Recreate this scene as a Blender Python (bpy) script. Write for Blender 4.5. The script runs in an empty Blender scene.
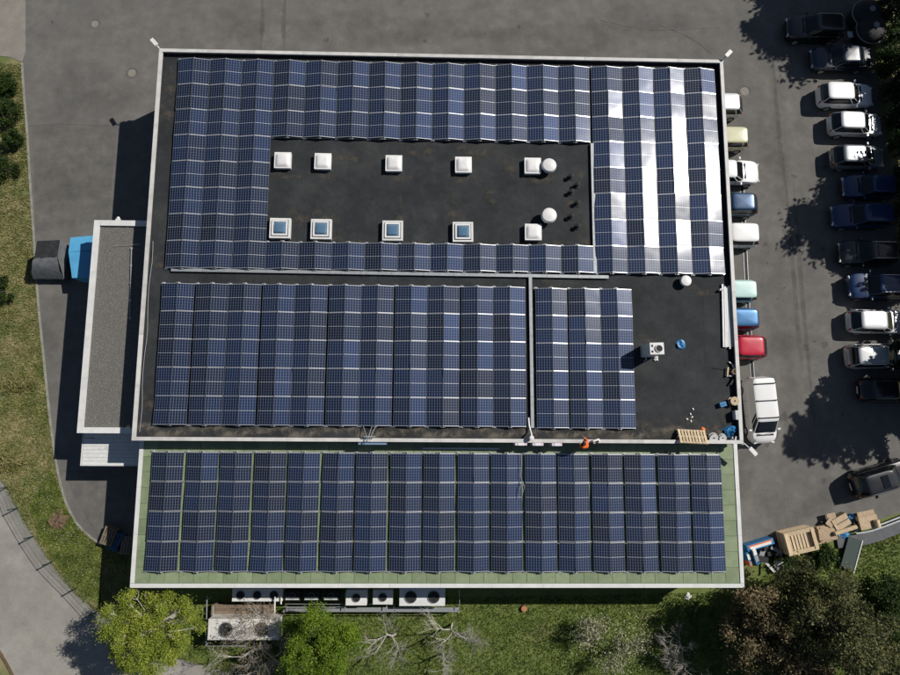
import bpy, bmesh, math, random
import numpy as np
from mathutils import Matrix, Vector, Euler

# ------------------------------------------------------------------ camera, sky, sun, exposure
S = bpy.context.scene
COL = S.collection
F_PX, CAM_Z = 624.0, 43.655
CAM_ROT = (0.1289, -0.0245, 0.0063)
cam_d = bpy.data.cameras.new('camera'); cam = bpy.data.objects.new('camera', cam_d); COL.objects.link(cam)
cam_d.sensor_width = 36; cam_d.lens = F_PX / 900 * 36; cam_d.clip_end = 2000; cam_d.clip_start = .5
cam.location = (0, 0, CAM_Z); cam.rotation_euler = CAM_ROT; S.camera = cam
SUN = Vector((.947, .515, 1.0))
EL = math.atan2(1, math.hypot(.947, .515)); AZ = math.atan2(.947, .515)
W = bpy.data.worlds.new('World'); S.world = W; W.use_nodes = True
_n = W.node_tree; _b = _n.nodes['Background']; _k = _n.nodes.new('ShaderNodeTexSky')
_k.sky_type = 'NISHITA'; _k.sun_disc = False; _k.sun_elevation = EL; _k.sun_rotation = AZ
_k.altitude = 400; _k.air_density = 1.0; _k.dust_density = .6
_n.links.new(_k.outputs[0], _b.inputs[0]); _b.inputs[1].default_value = .05
sl = bpy.data.lights.new('sun', 'SUN'); sl.energy = 5.0; sl.angle = math.radians(.53); sl.color = (1, .955, .89)
sun = bpy.data.objects.new('sun', sl); COL.objects.link(sun); sun.location = (40, 22, 60)
sun.rotation_euler = SUN.to_track_quat('Z', 'Y').to_euler()
S.view_settings.view_transform = 'Standard'; S.view_settings.look = 'None'
S.view_settings.exposure = -.1; S.view_settings.gamma = 1; S.view_settings.use_curve_mapping = False

CM = Euler(CAM_ROT, 'XYZ').to_matrix()
def at(u, v, z=0.0):
    """photo pixel (900x675) -> world x, y on the level plane at height z"""
    r = CM @ Vector(((u - 450) / F_PX, (337.5 - v) / F_PX, -1)); t = (z - CAM_Z) / r.z
    return r.x * t, r.y * t
RNG = random.Random(7); NR = np.random.default_rng(11)

# ------------------------------------------------------------------ materials
MATS = {}
def mat(name, col, rough=.7, metal=0., col2=None, scale=3., detail=6., lo=.35, hi=.65, bump=0., bscale=40., rnd=0.,
        coat=0., spec=.5, island=0., col3=None, scale3=.4, lo3=.5, hi3=.7, grain=0.):
    if name in MATS: return MATS[name]
    m = bpy.data.materials.new(name); m.use_nodes = True; MATS[name] = m
    nt = m.node_tree; N = nt.nodes; L = nt.links; p = N['Principled BSDF']
    p.inputs['Roughness'].default_value = rough; p.inputs['Metallic'].default_value = metal
    p.inputs['Coat Weight'].default_value = coat; p.inputs['Coat Roughness'].default_value = .04
    p.inputs['Specular IOR Level'].default_value = spec
    tc = N.new('ShaderNodeTexCoord'); oi = N.new('ShaderNodeObjectInfo')
    vec = tc.outputs['Object']
    if rnd:
        ad = N.new('ShaderNodeVectorMath'); ad.operation = 'ADD'
        mu = N.new('ShaderNodeMath'); mu.operation = 'MULTIPLY'; mu.inputs[1].default_value = 57.
        L.new(oi.outputs['Random'], mu.inputs[0]); L.new(vec, ad.inputs[0]); L.new(mu.outputs[0], ad.inputs[1]); vec = ad.outputs[0]
    out = None
    def noise(sc, de=detail):
        n = N.new('ShaderNodeTexNoise'); n.inputs['Scale'].default_value = sc; n.inputs['Detail'].default_value = de
        n.inputs['Roughness'].default_value = .62; L.new(vec, n.inputs['Vector']); return n
    def ramp(src, a, b):
        r = N.new('ShaderNodeMapRange'); r.inputs[1].default_value = a; r.inputs[2].default_value = b
        L.new(src, r.inputs[0]); return r.outputs[0]
    def mix(f, a, b):
        x = N.new('ShaderNodeMix'); x.data_type = 'RGBA'
        if hasattr(f, 'is_linked') or not isinstance(f, (int, float)): L.new(f, x.inputs[0])
        else: x.inputs[0].default_value = f
        for k, q in ((6, a), (7, b)):
            if isinstance(q, tuple): x.inputs[k].default_value = (*q, 1)
            else: L.new(q, x.inputs[k])
        return x.outputs[2]
    c = tuple(col)
    if col2 is not None: c = mix(ramp(noise(scale).outputs[0], lo, hi), c, tuple(col2))
    if col3 is not None: c = mix(ramp(noise(scale3, 4.).outputs[0], lo3, hi3), c, tuple(col3))
    if grain:
        for gs, ga in ((7., grain * .6), (30., grain), (1.3, grain * .9), (.45, grain * .9)):
            v_ = N.new('ShaderNodeMapRange'); v_.inputs[1].default_value = .3; v_.inputs[2].default_value = .7; v_.inputs[3].default_value = 1 - ga; v_.inputs[4].default_value = 1 + ga; L.new(noise(gs, 2.).outputs[0], v_.inputs[0])
            hs = N.new('ShaderNodeHueSaturation'); L.new(v_.outputs[0], hs.inputs['Value'])
            if isinstance(c, tuple): hs.inputs['Color'].default_value = (*c, 1)
            else: L.new(c, hs.inputs['Color'])
            c = hs.outputs[0]
    if rnd or island:
        h = N.new('ShaderNodeHueSaturation')
        src = oi.outputs['Random']; amt = rnd
        if island: g = N.new('ShaderNodeNewGeometry'); src = g.outputs['Random Per Island']; amt = island
        r = N.new('ShaderNodeMapRange'); r.inputs[3].default_value = 1 - amt; r.inputs[4].default_value = 1 + amt
        L.new(src, r.inputs[0]); L.new(r.outputs[0], h.inputs['Value'])
        if isinstance(c, tuple): h.inputs['Color'].default_value = (*c, 1)
        else: L.new(c, h.inputs['Color'])
        c = h.outputs[0]
    if isinstance(c, tuple): p.inputs['Base Color'].default_value = (*c, 1)
    else: L.new(c, p.inputs['Base Color'])
    if bump:
        b = N.new('ShaderNodeBump'); b.inputs['Strength'].default_value = bump; b.inputs['Distance'].default_value = .02
        L.new(noise(bscale, 3.).outputs[0], b.inputs['Height']); L.new(b.outputs[0], p.inputs['Normal'])
    return m

def leaf_mat(name, c1, c2, trans=.25):
    m = bpy.data.materials.new(name); m.use_nodes = True; MATS[name] = m
    nt = m.node_tree; N = nt.nodes; L = nt.links; p = N['Principled BSDF']
    g = N.new('ShaderNodeNewGeometry'); x = N.new('ShaderNodeMix'); x.data_type = 'RGBA'
    x.inputs[6].default_value = (*c1, 1); x.inputs[7].default_value = (*c2, 1)
    tcl = N.new('ShaderNodeTexCoord'); nz = N.new('ShaderNodeTexNoise'); nz.inputs['Scale'].default_value = 1.1; nz.inputs['Detail'].default_value = 3; L.new(tcl.outputs['Object'], nz.inputs['Vector']); rr = N.new('ShaderNodeMapRange'); rr.inputs[1].default_value = .35; rr.inputs[2].default_value = .65; rr.inputs[3].default_value = -.35; rr.inputs[4].default_value = .55; L.new(nz.outputs[0], rr.inputs[0]); sm = N.new('ShaderNodeMath'); sm.use_clamp = True; L.new(g.outputs['Random Per Island'], sm.inputs[0]); L.new(rr.outputs[0], sm.inputs[1]); L.new(sm.outputs[0], x.inputs[0]); L.new(x.outputs[2], p.inputs['Base Color'])
    p.inputs['Roughness'].default_value = .6; p.inputs['Specular IOR Level'].default_value = .25
    if trans:
        t = N.new('ShaderNodeBsdfTranslucent'); L.new(x.outputs[2], t.inputs[0]); s = N.new('ShaderNodeMixShader')
        s.inputs[0].default_value = trans; L.new(p.outputs[0], s.inputs[1]); L.new(t.outputs[0], s.inputs[2])
        L.new(s.outputs[0], N['Material Output'].inputs[0])
    return m

def dirt_mat(name, c1, c2, scale=1.2, lo=.42, hi=.6, wet=None):
    """silt left on a membrane: thin film, broken up by noise"""
    m = mat(name, c1, .95, col2=c2, scale=5.)
    nt = m.node_tree; N = nt.nodes; L = nt.links; p = N['Principled BSDF']
    tc = N.new('ShaderNodeTexCoord'); n = N.new('ShaderNodeTexNoise'); n.inputs['Scale'].default_value = scale
    n.inputs['Detail'].default_value = 7; n.inputs['Roughness'].default_value = .65; L.new(tc.outputs['Object'], n.inputs['Vector'])
    r = N.new('ShaderNodeMapRange'); r.inputs[1].default_value = lo; r.inputs[2].default_value = hi; L.new(n.outputs[0], r.inputs[0])
    # fade with the sheet's own edge (uv-like attribute)
    a = N.new('ShaderNodeAttribute'); a.attribute_name = 'fade'; mu = N.new('ShaderNodeMath'); mu.operation = 'MULTIPLY'
    L.new(r.outputs[0], mu.inputs[0]); L.new(a.outputs['Fac'], mu.inputs[1]); L.new(mu.outputs[0], p.inputs['Alpha'])
    return m

def panel_mat(name, c1, c2, line):
    m = bpy.data.materials.new(name); m.use_nodes = True; MATS[name] = m
    nt = m.node_tree; N = nt.nodes; L = nt.links; p = N['Principled BSDF']
    tc = N.new('ShaderNodeTexCoord'); sp = N.new('ShaderNodeSeparateXYZ'); L.new(tc.outputs['Object'], sp.inputs[0])
    def lines(src, pitch, w, off=0.):
        a = N.new('ShaderNodeMath'); a.operation = 'ADD'; a.inputs[1].default_value = off; L.new(src, a.inputs[0])
        q = N.new('ShaderNodeMath'); q.operation = 'PINGPONG'; q.inputs[1].default_value = pitch / 2; L.new(a.outputs[0], q.inputs[0])
        l = N.new('ShaderNodeMath'); l.operation = 'LESS_THAN'; l.inputs[1].default_value = w / 2; L.new(q.outputs[0], l.inputs[0]); return l.outputs[0]
    def mx(a, b, k='MAXIMUM'):
        q = N.new('ShaderNodeMath'); q.operation = k; L.new(a, q.inputs[0])
        if isinstance(b, float): q.inputs[1].default_value = b
        else: L.new(b, q.inputs[1])
        return q.outputs[0]
    vl = lines(sp.outputs[0], .1655, .019); hl = mx(lines(sp.outputs[1], .168, .014), .6, 'MULTIPLY')
    ab = N.new('ShaderNodeMath'); ab.operation = 'ABSOLUTE'; L.new(sp.outputs[1], ab.inputs[0])
    mid = N.new('ShaderNodeMath'); mid.operation = 'LESS_THAN'; mid.inputs[1].default_value = .014; L.new(ab.outputs[0], mid.inputs[0])
    oi = N.new('ShaderNodeObjectInfo')
    x = N.new('ShaderNodeMix'); x.data_type = 'RGBA'; x.inputs[6].default_value = (*c1, 1); x.inputs[7].default_value = (*c2, 1)
    L.new(oi.outputs['Random'], x.inputs[0])
    f = mx(vl, hl)
    y = N.new('ShaderNodeMix'); y.data_type = 'RGBA'; L.new(x.outputs[2], y.inputs[6]); y.inputs[7].default_value = (*line, 1); L.new(f, y.inputs[0])
    z = N.new('ShaderNodeMix'); z.data_type = 'RGBA'; L.new(y.outputs[2], z.inputs[6]); z.inputs[7].default_value = (.42, .44, .47, 1); L.new(mid.outputs[0], z.inputs[0])
    L.new(z.outputs[2], p.inputs['Base Color'])
    p.inputs['Roughness'].default_value = .56; mt = N.new('ShaderNodeMapRange'); mt.inputs[3].default_value = .58; mt.inputs[4].default_value = 0.; L.new(f, mt.inputs[0]); L.new(mt.outputs[0], p.inputs['Metallic']); p.inputs['Coat Weight'].default_value = 1.; p.inputs['Coat IOR'].default_value = 1.34; p.inputs['Coat Roughness'].default_value = .15
    n = N.new('ShaderNodeTexNoise'); n.inputs['Scale'].default_value = .8; n.inputs['Detail'].default_value = 1
    ad = N.new('ShaderNodeVectorMath'); mu = N.new('ShaderNodeMath'); mu.operation = 'MULTIPLY'; mu.inputs[1].default_value = 90
    L.new(oi.outputs['Random'], mu.inputs[0]); L.new(tc.outputs['Object'], ad.inputs[0]); L.new(mu.outputs[0], ad.inputs[1]); L.new(ad.outputs[0], n.inputs['Vector'])
    b = N.new('ShaderNodeBump'); b.inputs['Strength'].default_value = .2; b.inputs['Distance'].default_value = .05
    L.new(n.outputs[0], b.inputs['Height']); L.new(b.outputs[0], p.inputs['Normal']); L.new(b.outputs[0], p.inputs['Coat Normal'])
    return m

mat('asphalt', (.132, .128, .12), .92, col2=(.158, .149, .135), scale=.9, lo=.3, hi=.75, bump=.5, bscale=18, col3=(.116, .112, .106), scale3=.16, lo3=.42, hi3=.78, spec=.25, grain=.1)
mat('patched_asphalt', (.11, .107, .1), .92, col2=(.14, .132, .12), scale=1.3, lo=.3, hi=.8, bump=.5, bscale=18, spec=.25, grain=.1)
mat('road', (.28, .265, .235), .92, col2=(.23, .217, .195), scale=.5, lo=.35, hi=.75, bump=.4, bscale=14, col3=(.31, .295, .265), scale3=.15, spec=.25, grain=.09)
mat('pavement', (.25, .232, .2), .92, col2=(.2, .185, .16), scale=.6, lo=.35, hi=.75, bump=.4, bscale=14, spec=.25, grain=.1)
mat('kerb', (.3, .29, .25), .9, col2=(.2, .2, .16), scale=2.)
mat('verge', (.25, .21, .11), .95, col2=(.11, .14, .04), scale=.55, lo=.35, hi=.62, bump=.8, bscale=9, col3=(.2, .175, .11), scale3=1.4, lo3=.56, hi3=.75)
mat('lawn', (.09, .13, .028), .95, col2=(.14, .165, .042), scale=.7, lo=.35, hi=.68, bump=.9, bscale=8, col3=(.12, .095, .05), scale3=.45, lo3=.56, hi3=.74)
mat('soil', (.16, .105, .06), .95, col2=(.09, .06, .035), scale=6, bump=.8, bscale=18)
mat('membrane', (.022, .0245, .0265), .85, col2=(.033, .036, .038), scale=.7, lo=.35, hi=.75, bump=.35, bscale=30, col3=(.041, .041, .04), scale3=.22, lo3=.5, hi3=.75, spec=.3, grain=.2)
mat('upstand', (.03, .032, .033), .8, col2=(.045, .045, .044), scale=1.5)
mat('coping', (.6, .585, .56), .5, col2=(.44, .425, .4), scale=1.6, lo=.4, hi=.75, rnd=.07)
mat('white_trim', (.7, .7, .68), .45, col2=(.6, .6, .58), scale=1.5, rnd=.05)
mat('wall', (.5, .48, .44), .85, col2=(.42, .4, .37), scale=.8)
mat('green_sheet', (.23, .28, .165), .6, col2=(.165, .215, .115), scale=1.6, lo=.35, hi=.7, rnd=.13, col3=(.115, .155, .085), scale3=2.4, lo3=.6, hi3=.8)
mat('green_base', (.15, .19, .11), .7, col2=(.08, .12, .06), scale=1.5)
mat('gravel_bed', (.14, .135, .123), .95, col2=(.1, .097, .09), scale=12)
mat('pebble', (.185, .178, .16), .9, island=.5)
mat('aluminium', (.62, .63, .64), .38, .6, rnd=.08)
mat('frame_side_dimmed', (.05, .053, .06), .5, .3)  # same aluminium frame, darkened in colour where its long sides catch no sheen
mat('galvanised', (.42, .44, .45), .5, .4, col2=(.33, .35, .36), scale=4)
mat('white_plastic', (.78, .77, .76), .4, col2=(.68, .67, .65), scale=3, rnd=.05)
mat('white_metal', (.72, .72, .7), .4, col2=(.62, .62, .6), scale=4, rnd=.05)
mat('grey_metal', (.3, .31, .32), .5, .2, col2=(.24, .25, .26), scale=5)
mat('dark_metal', (.014, .015, .016), .75)
mat('black_rubber', (.012, .012, .013), .75)
mat('black_tarp', (.016, .017, .018), .65, col2=(.03, .03, .032), scale=4, bump=.6, bscale=5)
mat('grey_tarp', (.2, .205, .215), .6, col2=(.13, .135, .14), scale=3, bump=.8, bscale=4)
mat('blue_tarp', (.1, .38, .62), .5, col2=(.08, .32, .56), scale=2, bump=.4, bscale=3)
mat('blue_plastic', (.03, .2, .42), .45, col2=(.02, .15, .34), scale=5)
mat('orange_plastic', (.75, .16, .02), .5)
mat('wood', (.6, .48, .31), .8, col2=(.5, .38, .24), scale=6, rnd=.18)
mat('old_wood', (.2, .16, .11), .9, col2=(.14, .11, .08), scale=6, rnd=.15)
mat('cardboard', (.46, .355, .24), .9, col2=(.36, .27, .175), scale=5, rnd=.2)
mat('blue_wood', (.03, .11, .24), .8, col2=(.02, .08, .18), scale=5, rnd=.1)
mat('glass_skylight', (.08, .16, .25), .12, col2=(.11, .2, .29), scale=2, coat=.5)
mat('car_glass', (.008, .01, .012), .06, spec=.6)
mat('chrome', (.7, .7, .7), .2, .9)
mat('headlight', (.6, .62, .65), .12, coat=.6)
mat('tail_light', (.35, .012, .01), .2, coat=.6)
mat('bark', (.11, .095, .08), .9, col2=(.07, .06, .05), scale=5, bump=.6, bscale=12)
mat('pale_bark', (.5, .47, .42), .9, col2=(.36, .33, .29), scale=5)
mat('pink_wrap', (.62, .45, .6), .5, col2=(.7, .62, .68), scale=6)
mat('stump', (.45, .2, .08), .85, col2=(.35, .15, .06), scale=8)
dirt_mat('silt', (.115, .1, .078), (.075, .067, .054), 1.5, .46, .72)
dirt_mat('silt_band', (.15, .135, .112), (.085, .077, .063), .75, .45, .58)
dirt_mat('yard_stain', (.085, .08, .073), (.1, .095, .088), .5, .38, 1.5)
dirt_mat('oil_film', (.07, .067, .063), (.08, .076, .071), 4., .3, 1.1)
dirt_mat('tyre_film', (.07, .067, .063), (.08, .077, .072), .8, .3, 1.3)
panel_mat('solar_cells', (.0035, .0104, .032), (.0078, .0258, .088), (.155, .178, .215))
leaf_mat('leaf_spring', (.36, .4, .06), (.17, .23, .028))
leaf_mat('leaf_fresh', (.22, .32, .03), (.1, .17, .014))
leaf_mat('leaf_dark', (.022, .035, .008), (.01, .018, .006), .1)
leaf_mat('leaf_brown', (.27, .2, .105), (.07, .062, .028), .15)
leaf_mat('leaf_olive', (.17, .165, .06), (.035, .048, .016), .15)
leaf_mat('leaf_green', (.05, .085, .014), (.02, .04, .008))
leaf_mat('blossom', (.55, .52, .42), (.25, .26, .12), .2)
leaf_mat('grass_dry', (.36, .31, .14), (.15, .16, .045), .2)
leaf_mat('grass_green', (.185, .24, .04), (.068, .105, .018), .25)
leaf_mat('daisy', (.75, .74, .7), (.6, .58, .5), .1)
leaf_mat('dead_leaf', (.25, .19, .1), (.12, .09, .05), .1)
for nm, c in dict(black=(.008, .009, .011), navy=(.008, .016, .04), blue=(.012, .04, .095), deep_blue=(.008, .03, .1), steel_blue=(.05, .16, .33), white=(.78, .78, .77), silver=(.52, .53, .54),
                  light_silver=(.66, .67, .68), grey=(.2, .215, .23), cream=(.55, .54, .34), mint=(.5, .7, .66), red=(.5, .012, .04)).items():
    mat('paint_' + nm, c, .32, .35 if nm in ('silver', 'light_silver', 'grey', 'blue', 'steel_blue') else 0., coat=.8)

# ------------------------------------------------------------------ mesh helpers
class MB:
    def __init__(s): s.v = []; s.f = []; s.m = []
    def add(s, vs, fs, mi=0):
        o = len(s.v); s.v += [tuple(p) for p in vs]
        for f in fs: s.f.append([i + o for i in f]); s.m.append(mi)
        return s
    def box(s, c, d, rz=0., mi=0, M=None):
        x, y, z = d[0] / 2, d[1] / 2, d[2] / 2
        vs = [(a, b, e) for e in (-z, z) for b in (-y, y) for a in (-x, x)]
        if M is None: M = Matrix.Translation(c) @ Matrix.Rotation(rz, 4, 'Z')
        vs = [M @ Vector(p) for p in vs]
        return s.add(vs, [(0, 2, 3, 1), (4, 5, 7, 6), (0, 1, 5, 4), (2, 6, 7, 3), (0, 4, 6, 2), (1, 3, 7, 5)], mi)
    def cyl(s, c, r, h, n=20, r2=None, mi=0, cap=True, M=None):
        r2 = r if r2 is None else r2; vs = []
        for k, (rr, z) in enumerate(((r, 0), (r2, h))):
            for i in range(n):
                a = 2 * math.pi * i / n; vs.append(Vector((rr * math.cos(a), rr * math.sin(a), z)))
        M = Matrix.Translation(c) if M is None else M
        vs = [M @ p for p in vs]
        fs = [(i, (i + 1) % n, n + (i + 1) % n, n + i) for i in range(n)]
        if cap: fs += [tuple(range(n))[::-1], tuple(range(n, 2 * n))]
        return s.add(vs, fs, mi)
    def lathe(s, c, prof, n=24, mi=0):
        vs = []; fs = []
        for r, z in prof:
            for i in range(n):
                a = 2 * math.pi * i / n; vs.append((c[0] + r * math.cos(a), c[1] + r * math.sin(a), c[2] + z))
        for k in range(len(prof) - 1):
            for i in range(n): fs.append((k * n + i, k * n + (i + 1) % n, (k + 1) * n + (i + 1) % n, (k + 1) * n + i))
        fs.append(tuple(range((len(prof) - 1) * n, len(prof) * n)))
        return s.add(vs, fs, mi)
    def tube(s, pts, rad, n=6, mi=0):
        pts = [Vector(p) for p in pts]; k = len(pts)
        if not hasattr(rad, '__len__'): rad = [rad] * k
        vs = []; fs = []
        for i, p in enumerate(pts):
            d = (pts[min(i + 1, k - 1)] - pts[max(i - 1, 0)]); d = d.normalized() if d.length > 1e-6 else Vector((0, 0, 1))
            a = d.cross(Vector((0, 0, 1)) if abs(d.z) < .9 else Vector((1, 0, 0))).normalized(); b = d.cross(a)
            for j in range(n):
                t = 2 * math.pi * j / n; vs.append(p + (a * math.cos(t) + b * math.sin(t)) * rad[i])
        for i in range(k - 1):
            for j in range(n): fs.append((i * n + j, i * n + (j + 1) % n, (i + 1) * n + (j + 1) % n, (i + 1) * n + j))
        fs += [tuple(range(n))[::-1], tuple(range((k - 1) * n, k * n))]
        return s.add(vs, fs, mi)
    def poly(s, pts, z0, z1, mi=0):
        """closed outline (ccw or cw) extruded z0..z1"""
        n = len(pts); a = sum(pts[i][0] * pts[(i + 1) % n][1] - pts[(i + 1) % n][0] * pts[i][1] for i in range(n))
        if a < 0: pts = pts[::-1]
        vs = [(x, y, z0) for x, y in pts] + [(x, y, z1) for x, y in pts]
        return s.add(vs, [tuple(range(n))[::-1], tuple(range(n, 2 * n))] + [(i, (i + 1) % n, n + (i + 1) % n, n + i) for i in range(n)], mi)
    def mesh(s, name, mats, smooth=False, bevel=0.):
        me = bpy.data.meshes.new(name); me.from_pydata(s.v, [], s.f); me.update()
        for m in (mats if isinstance(mats, (list, tuple)) else [mats]): me.materials.append(MATS[m])
        if len(me.materials) > 1: me.polygons.foreach_set('material_index', s.m)
        if bevel:
            bm = bmesh.new(); bm.from_mesh(me)
            bmesh.ops.bevel(bm, geom=[e for e in bm.edges if e.calc_face_angle(0) > .6], offset=bevel, segments=2, affect='EDGES', profile=.6)
            bm.to_mesh(me); bm.free()
        if smooth:
            for p in me.polygons: p.use_smooth = True
            me.set_sharp_from_angle(angle=math.radians(38))
        return me
    def build(s, name, mats, parent=None, smooth=False, bevel=0., loc=None, rz=0.):
        return link(name, s.mesh(name, mats, smooth, bevel), parent, loc, rz)

def link(name, me, parent=None, loc=None, rz=0.):
    o = bpy.data.objects.new(name, me); COL.objects.link(o); o.parent = parent
    if loc is not None: o.location = loc
    if rz: o.rotation_euler = (0, 0, rz)
    return o
def tag(o, label=None, cat=None, group=None, kind=None):
    for k, v in (('label', label), ('category', cat), ('group', group), ('kind', kind)):
        if v: o[k] = v
    return o
def thing(name, label, cat, loc=(0, 0, 0), rz=0., group=None):
    return tag(link(name, None, None, loc, rz), label, cat, group)
def copy_tree(o, parent=None):
    c = o.copy(); COL.objects.link(c); c.parent = parent
    for ch in list(o.children): copy_tree(ch, c)
    return c

def np_mesh(name, verts, faces_n, mats, mi=None):
    """verts (F*faces_n,3): loose polygons of faces_n corners"""
    n = len(verts); me = bpy.data.meshes.new(name); me.vertices.add(n); me.vertices.foreach_set('co', np.asarray(verts, np.float32).ravel())
    nf = n // faces_n; me.loops.add(n); me.loops.foreach_set('vertex_index', np.arange(n, dtype=np.int32))
    me.polygons.add(nf); me.polygons.foreach_set('loop_start', np.arange(0, n, faces_n, dtype=np.int32))
    try: me.polygons.foreach_set('loop_total', np.full(nf, faces_n, np.int32))
    except Exception: pass
    for m in mats: me.materials.append(MATS[m])
    if mi is not None: me.polygons.foreach_set('material_index', np.asarray(mi, np.int32))
    me.update(calc_edges=True); me.validate(); return me

def leaf_cloud(C, size, up=.3, aspect=.6):
    """C (N,3) centres -> quads, random orientation biased to face up"""
    n = len(C); nrm = NR.normal(size=(n, 3)); nrm[:, 2] += up * 3; nrm /= np.linalg.norm(nrm, axis=1)[:, None]
    a = np.cross(nrm, NR.normal(size=(n, 3))); a /= np.linalg.norm(a, axis=1)[:, None] + 1e-9; b = np.cross(nrm, a)
    s = size * NR.uniform(.6, 1.3, n)[:, None]; a = a * s; b = b * s * aspect
    return np.stack([C - a, C - b * .9, C + a, C + b * .9], 1).reshape(-1, 3)

def inside(poly, X, Y):
    r = np.zeros(len(X), bool); n = len(poly)
    for i in range(n):
        x0, y0 = poly[i]; x1, y1 = poly[(i + 1) % n]
        if y0 == y1: continue
        c = ((y0 > Y) != (y1 > Y)) & (X < (x1 - x0) * (Y - y0) / (y1 - y0) + x0); r ^= c
    return r
def scatter(poly, n):
    P = np.array(poly); lo, hi = P.min(0), P.max(0); X = NR.uniform(lo[0], hi[0], n * 3); Y = NR.uniform(lo[1], hi[1], n * 3)
    k = inside(poly, X, Y); return X[k][:n], Y[k][:n]
def tufts(name, label, poly, n, h, m, clump=None, extra=None):
    X, Y = scatter(poly, n)
    if clump: # uneven cover
        k = np.sin(X * .9 + 1.3 * np.sin(Y * .7)) + np.sin(Y * 1.1 + X * .4) + NR.normal(0, .9, len(X)) > clump; X, Y = X[k], Y[k]
    n = len(X); V = []
    for b in range(3):
        ang = NR.uniform(0, 6.283, n); hh = h * NR.uniform(.5, 1.4, n); le = hh * NR.uniform(.4, 1.3, n); w = .018 + .02 * NR.random(n)
        dx, dy = np.cos(ang), np.sin(ang); ox, oy = NR.normal(0, .03, n), NR.normal(0, .03, n)
        p0 = np.stack([X + ox - dy * w, Y + oy + dx * w, np.full(n, .003)], 1); p1 = np.stack([X + ox + dy * w, Y + oy - dx * w, np.full(n, .003)], 1)
        p2 = np.stack([X + ox + dx * le, Y + oy + dy * le, hh], 1); V.append(np.stack([p0, p1, p2], 1))
    V = np.concatenate(V, 0).reshape(-1, 3)
    o = link(name, np_mesh(name, V, 3, [m])); return tag(o, label, 'grass', kind='stuff')

def sheet(name, px, z, m, world=False, kind='structure', sub=0):
    pts = px if world else [at(u, v, 0) for u, v in px]
    bm = bmesh.new(); f = bm.faces.new([bm.verts.new((x, y, z)) for x, y in pts])
    if f.normal.z < 0 or f.calc_area() and (f.normal_update() or f.normal.z < 0): f.normal_flip()
    bmesh.ops.triangulate(bm, faces=bm.faces[:]); me = bpy.data.meshes.new(name); bm.to_mesh(me); bm.free(); me.materials.append(MATS[m])
    return tag(link(name, me), kind=kind)
def strip(pts, w):
    """polyline -> closed outline of width w"""
    L_, R_ = [], []
    for i, p in enumerate(pts):
        a = Vector(pts[max(i - 1, 0)]); b = Vector(pts[min(i + 1, len(pts) - 1)]); d = (b - a).normalized(); n = Vector((-d.y, d.x)) * w / 2
        L_.append((p[0] + n.x, p[1] + n.y)); R_.append((p[0] - n.x, p[1] - n.y))
    return L_, R_
def smooth_line(pts, k=6):
    out = []; n = len(pts)
    for i in range(n - 1):
        p0, p1, p2, p3 = [Vector(pts[min(max(i + j, 0), n - 1)]) for j in (-1, 0, 1, 2)]
        for t in range(k):
            t /= k; out.append(tuple(.5 * ((2 * p1) + (p2 - p0) * t + (2 * p0 - 5 * p1 + 4 * p2 - p3) * t * t + (3 * p1 - p0 - 3 * p2 + p3) * t ** 3)))
    return out + [tuple(pts[-1])]
def ribbon(name, pts, w, z0, z1, m, parent=None):
    a, b = strip(pts, w); mb = MB(); n = len(pts)
    vs = [(x, y, z) for z in (z0, z1) for q in (a, b) for x, y in q]
    for i in range(n - 1):
        A0, A1, B0, B1 = i, i + 1, n + i, n + i + 1; o = 2 * n
        mb.f += [[o + B0, o + B1, o + A1, o + A0], [A0, A1, o + A1, o + A0], [B1, B0, o + B0, o + B1]]; mb.m += [0] * 3
    mb.v = vs; return mb.build(name, m, parent)
def film(name, parent, cx, cy, z, rx, ry, m, rz=0., n=22):
    """thin film with faded edge"""
    rings = 4; vs = [(0, 0, 0)]; fade = [1.]; fs = []
    ph = RNG.uniform(0, 6)
    for k in range(1, rings + 1):
        for i in range(n):
            a = 2 * math.pi * i / n; q = k / rings * (1 + .16 * math.sin(3 * a + ph) + .1 * math.sin(7 * a + 2 * ph))
            vs.append((rx * q * math.cos(a), ry * q * math.sin(a), 0)); fade.append((1, .95, .7, 0)[k - 1])
    for i in range(n): fs.append((0, 1 + i, 1 + (i + 1) % n))
    for k in range(rings - 1):
        for i in range(n): fs.append((1 + k * n + i, 1 + (k + 1) * n + i, 1 + (k + 1) * n + (i + 1) % n, 1 + k * n + (i + 1) % n))
    me = bpy.data.meshes.new(name); me.from_pydata(vs, [], fs); me.materials.append(MATS[m])
    at_ = me.attributes.new('fade', 'FLOAT', 'POINT'); at_.data.foreach_set('value', fade)
    return link(name, me, parent, (cx, cy, z), rz)

# ------------------------------------------------------------------ ground
PW = lambda pts, z=0.: [at(u, v, z) for u, v in pts]
g = MB(); g.add([(-400, -400, -.02), (400, -400, -.02), (400, 400, -.02), (-400, 400, -.02)], [(0, 1, 2, 3)]); tag(g.build('ground', 'verge'), kind='structure')
kerb_px = [(22, 63), (24, 95), (27, 130), (30, 180), (34, 240), (38, 300), (43, 350), (48, 400), (53, 442), (58, 472), (65, 500), (76, 522), (88, 535), (102, 545)]
kerb_w = smooth_line(PW(kerb_px))
east_px = [(748, 562), (775, 553), (800, 545), (835, 533), (900, 513), (935, 500)]
east_edge = [(860, -40), (868, 20), (876, 80), (886, 140), (894, 200), (900, 260), (912, 330), (925, 420), (935, 500)]
sheet('lawn', PW([(92, 548), (128, 600), (94, 612), (130, 642), (185, 660), (260, 676)]) + [(-8, -24), (80, -24), (80, 0)] + PW([(935, 500)]) + [(12, 2), (-14, 2)], -.012, 'lawn', world=True)
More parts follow.
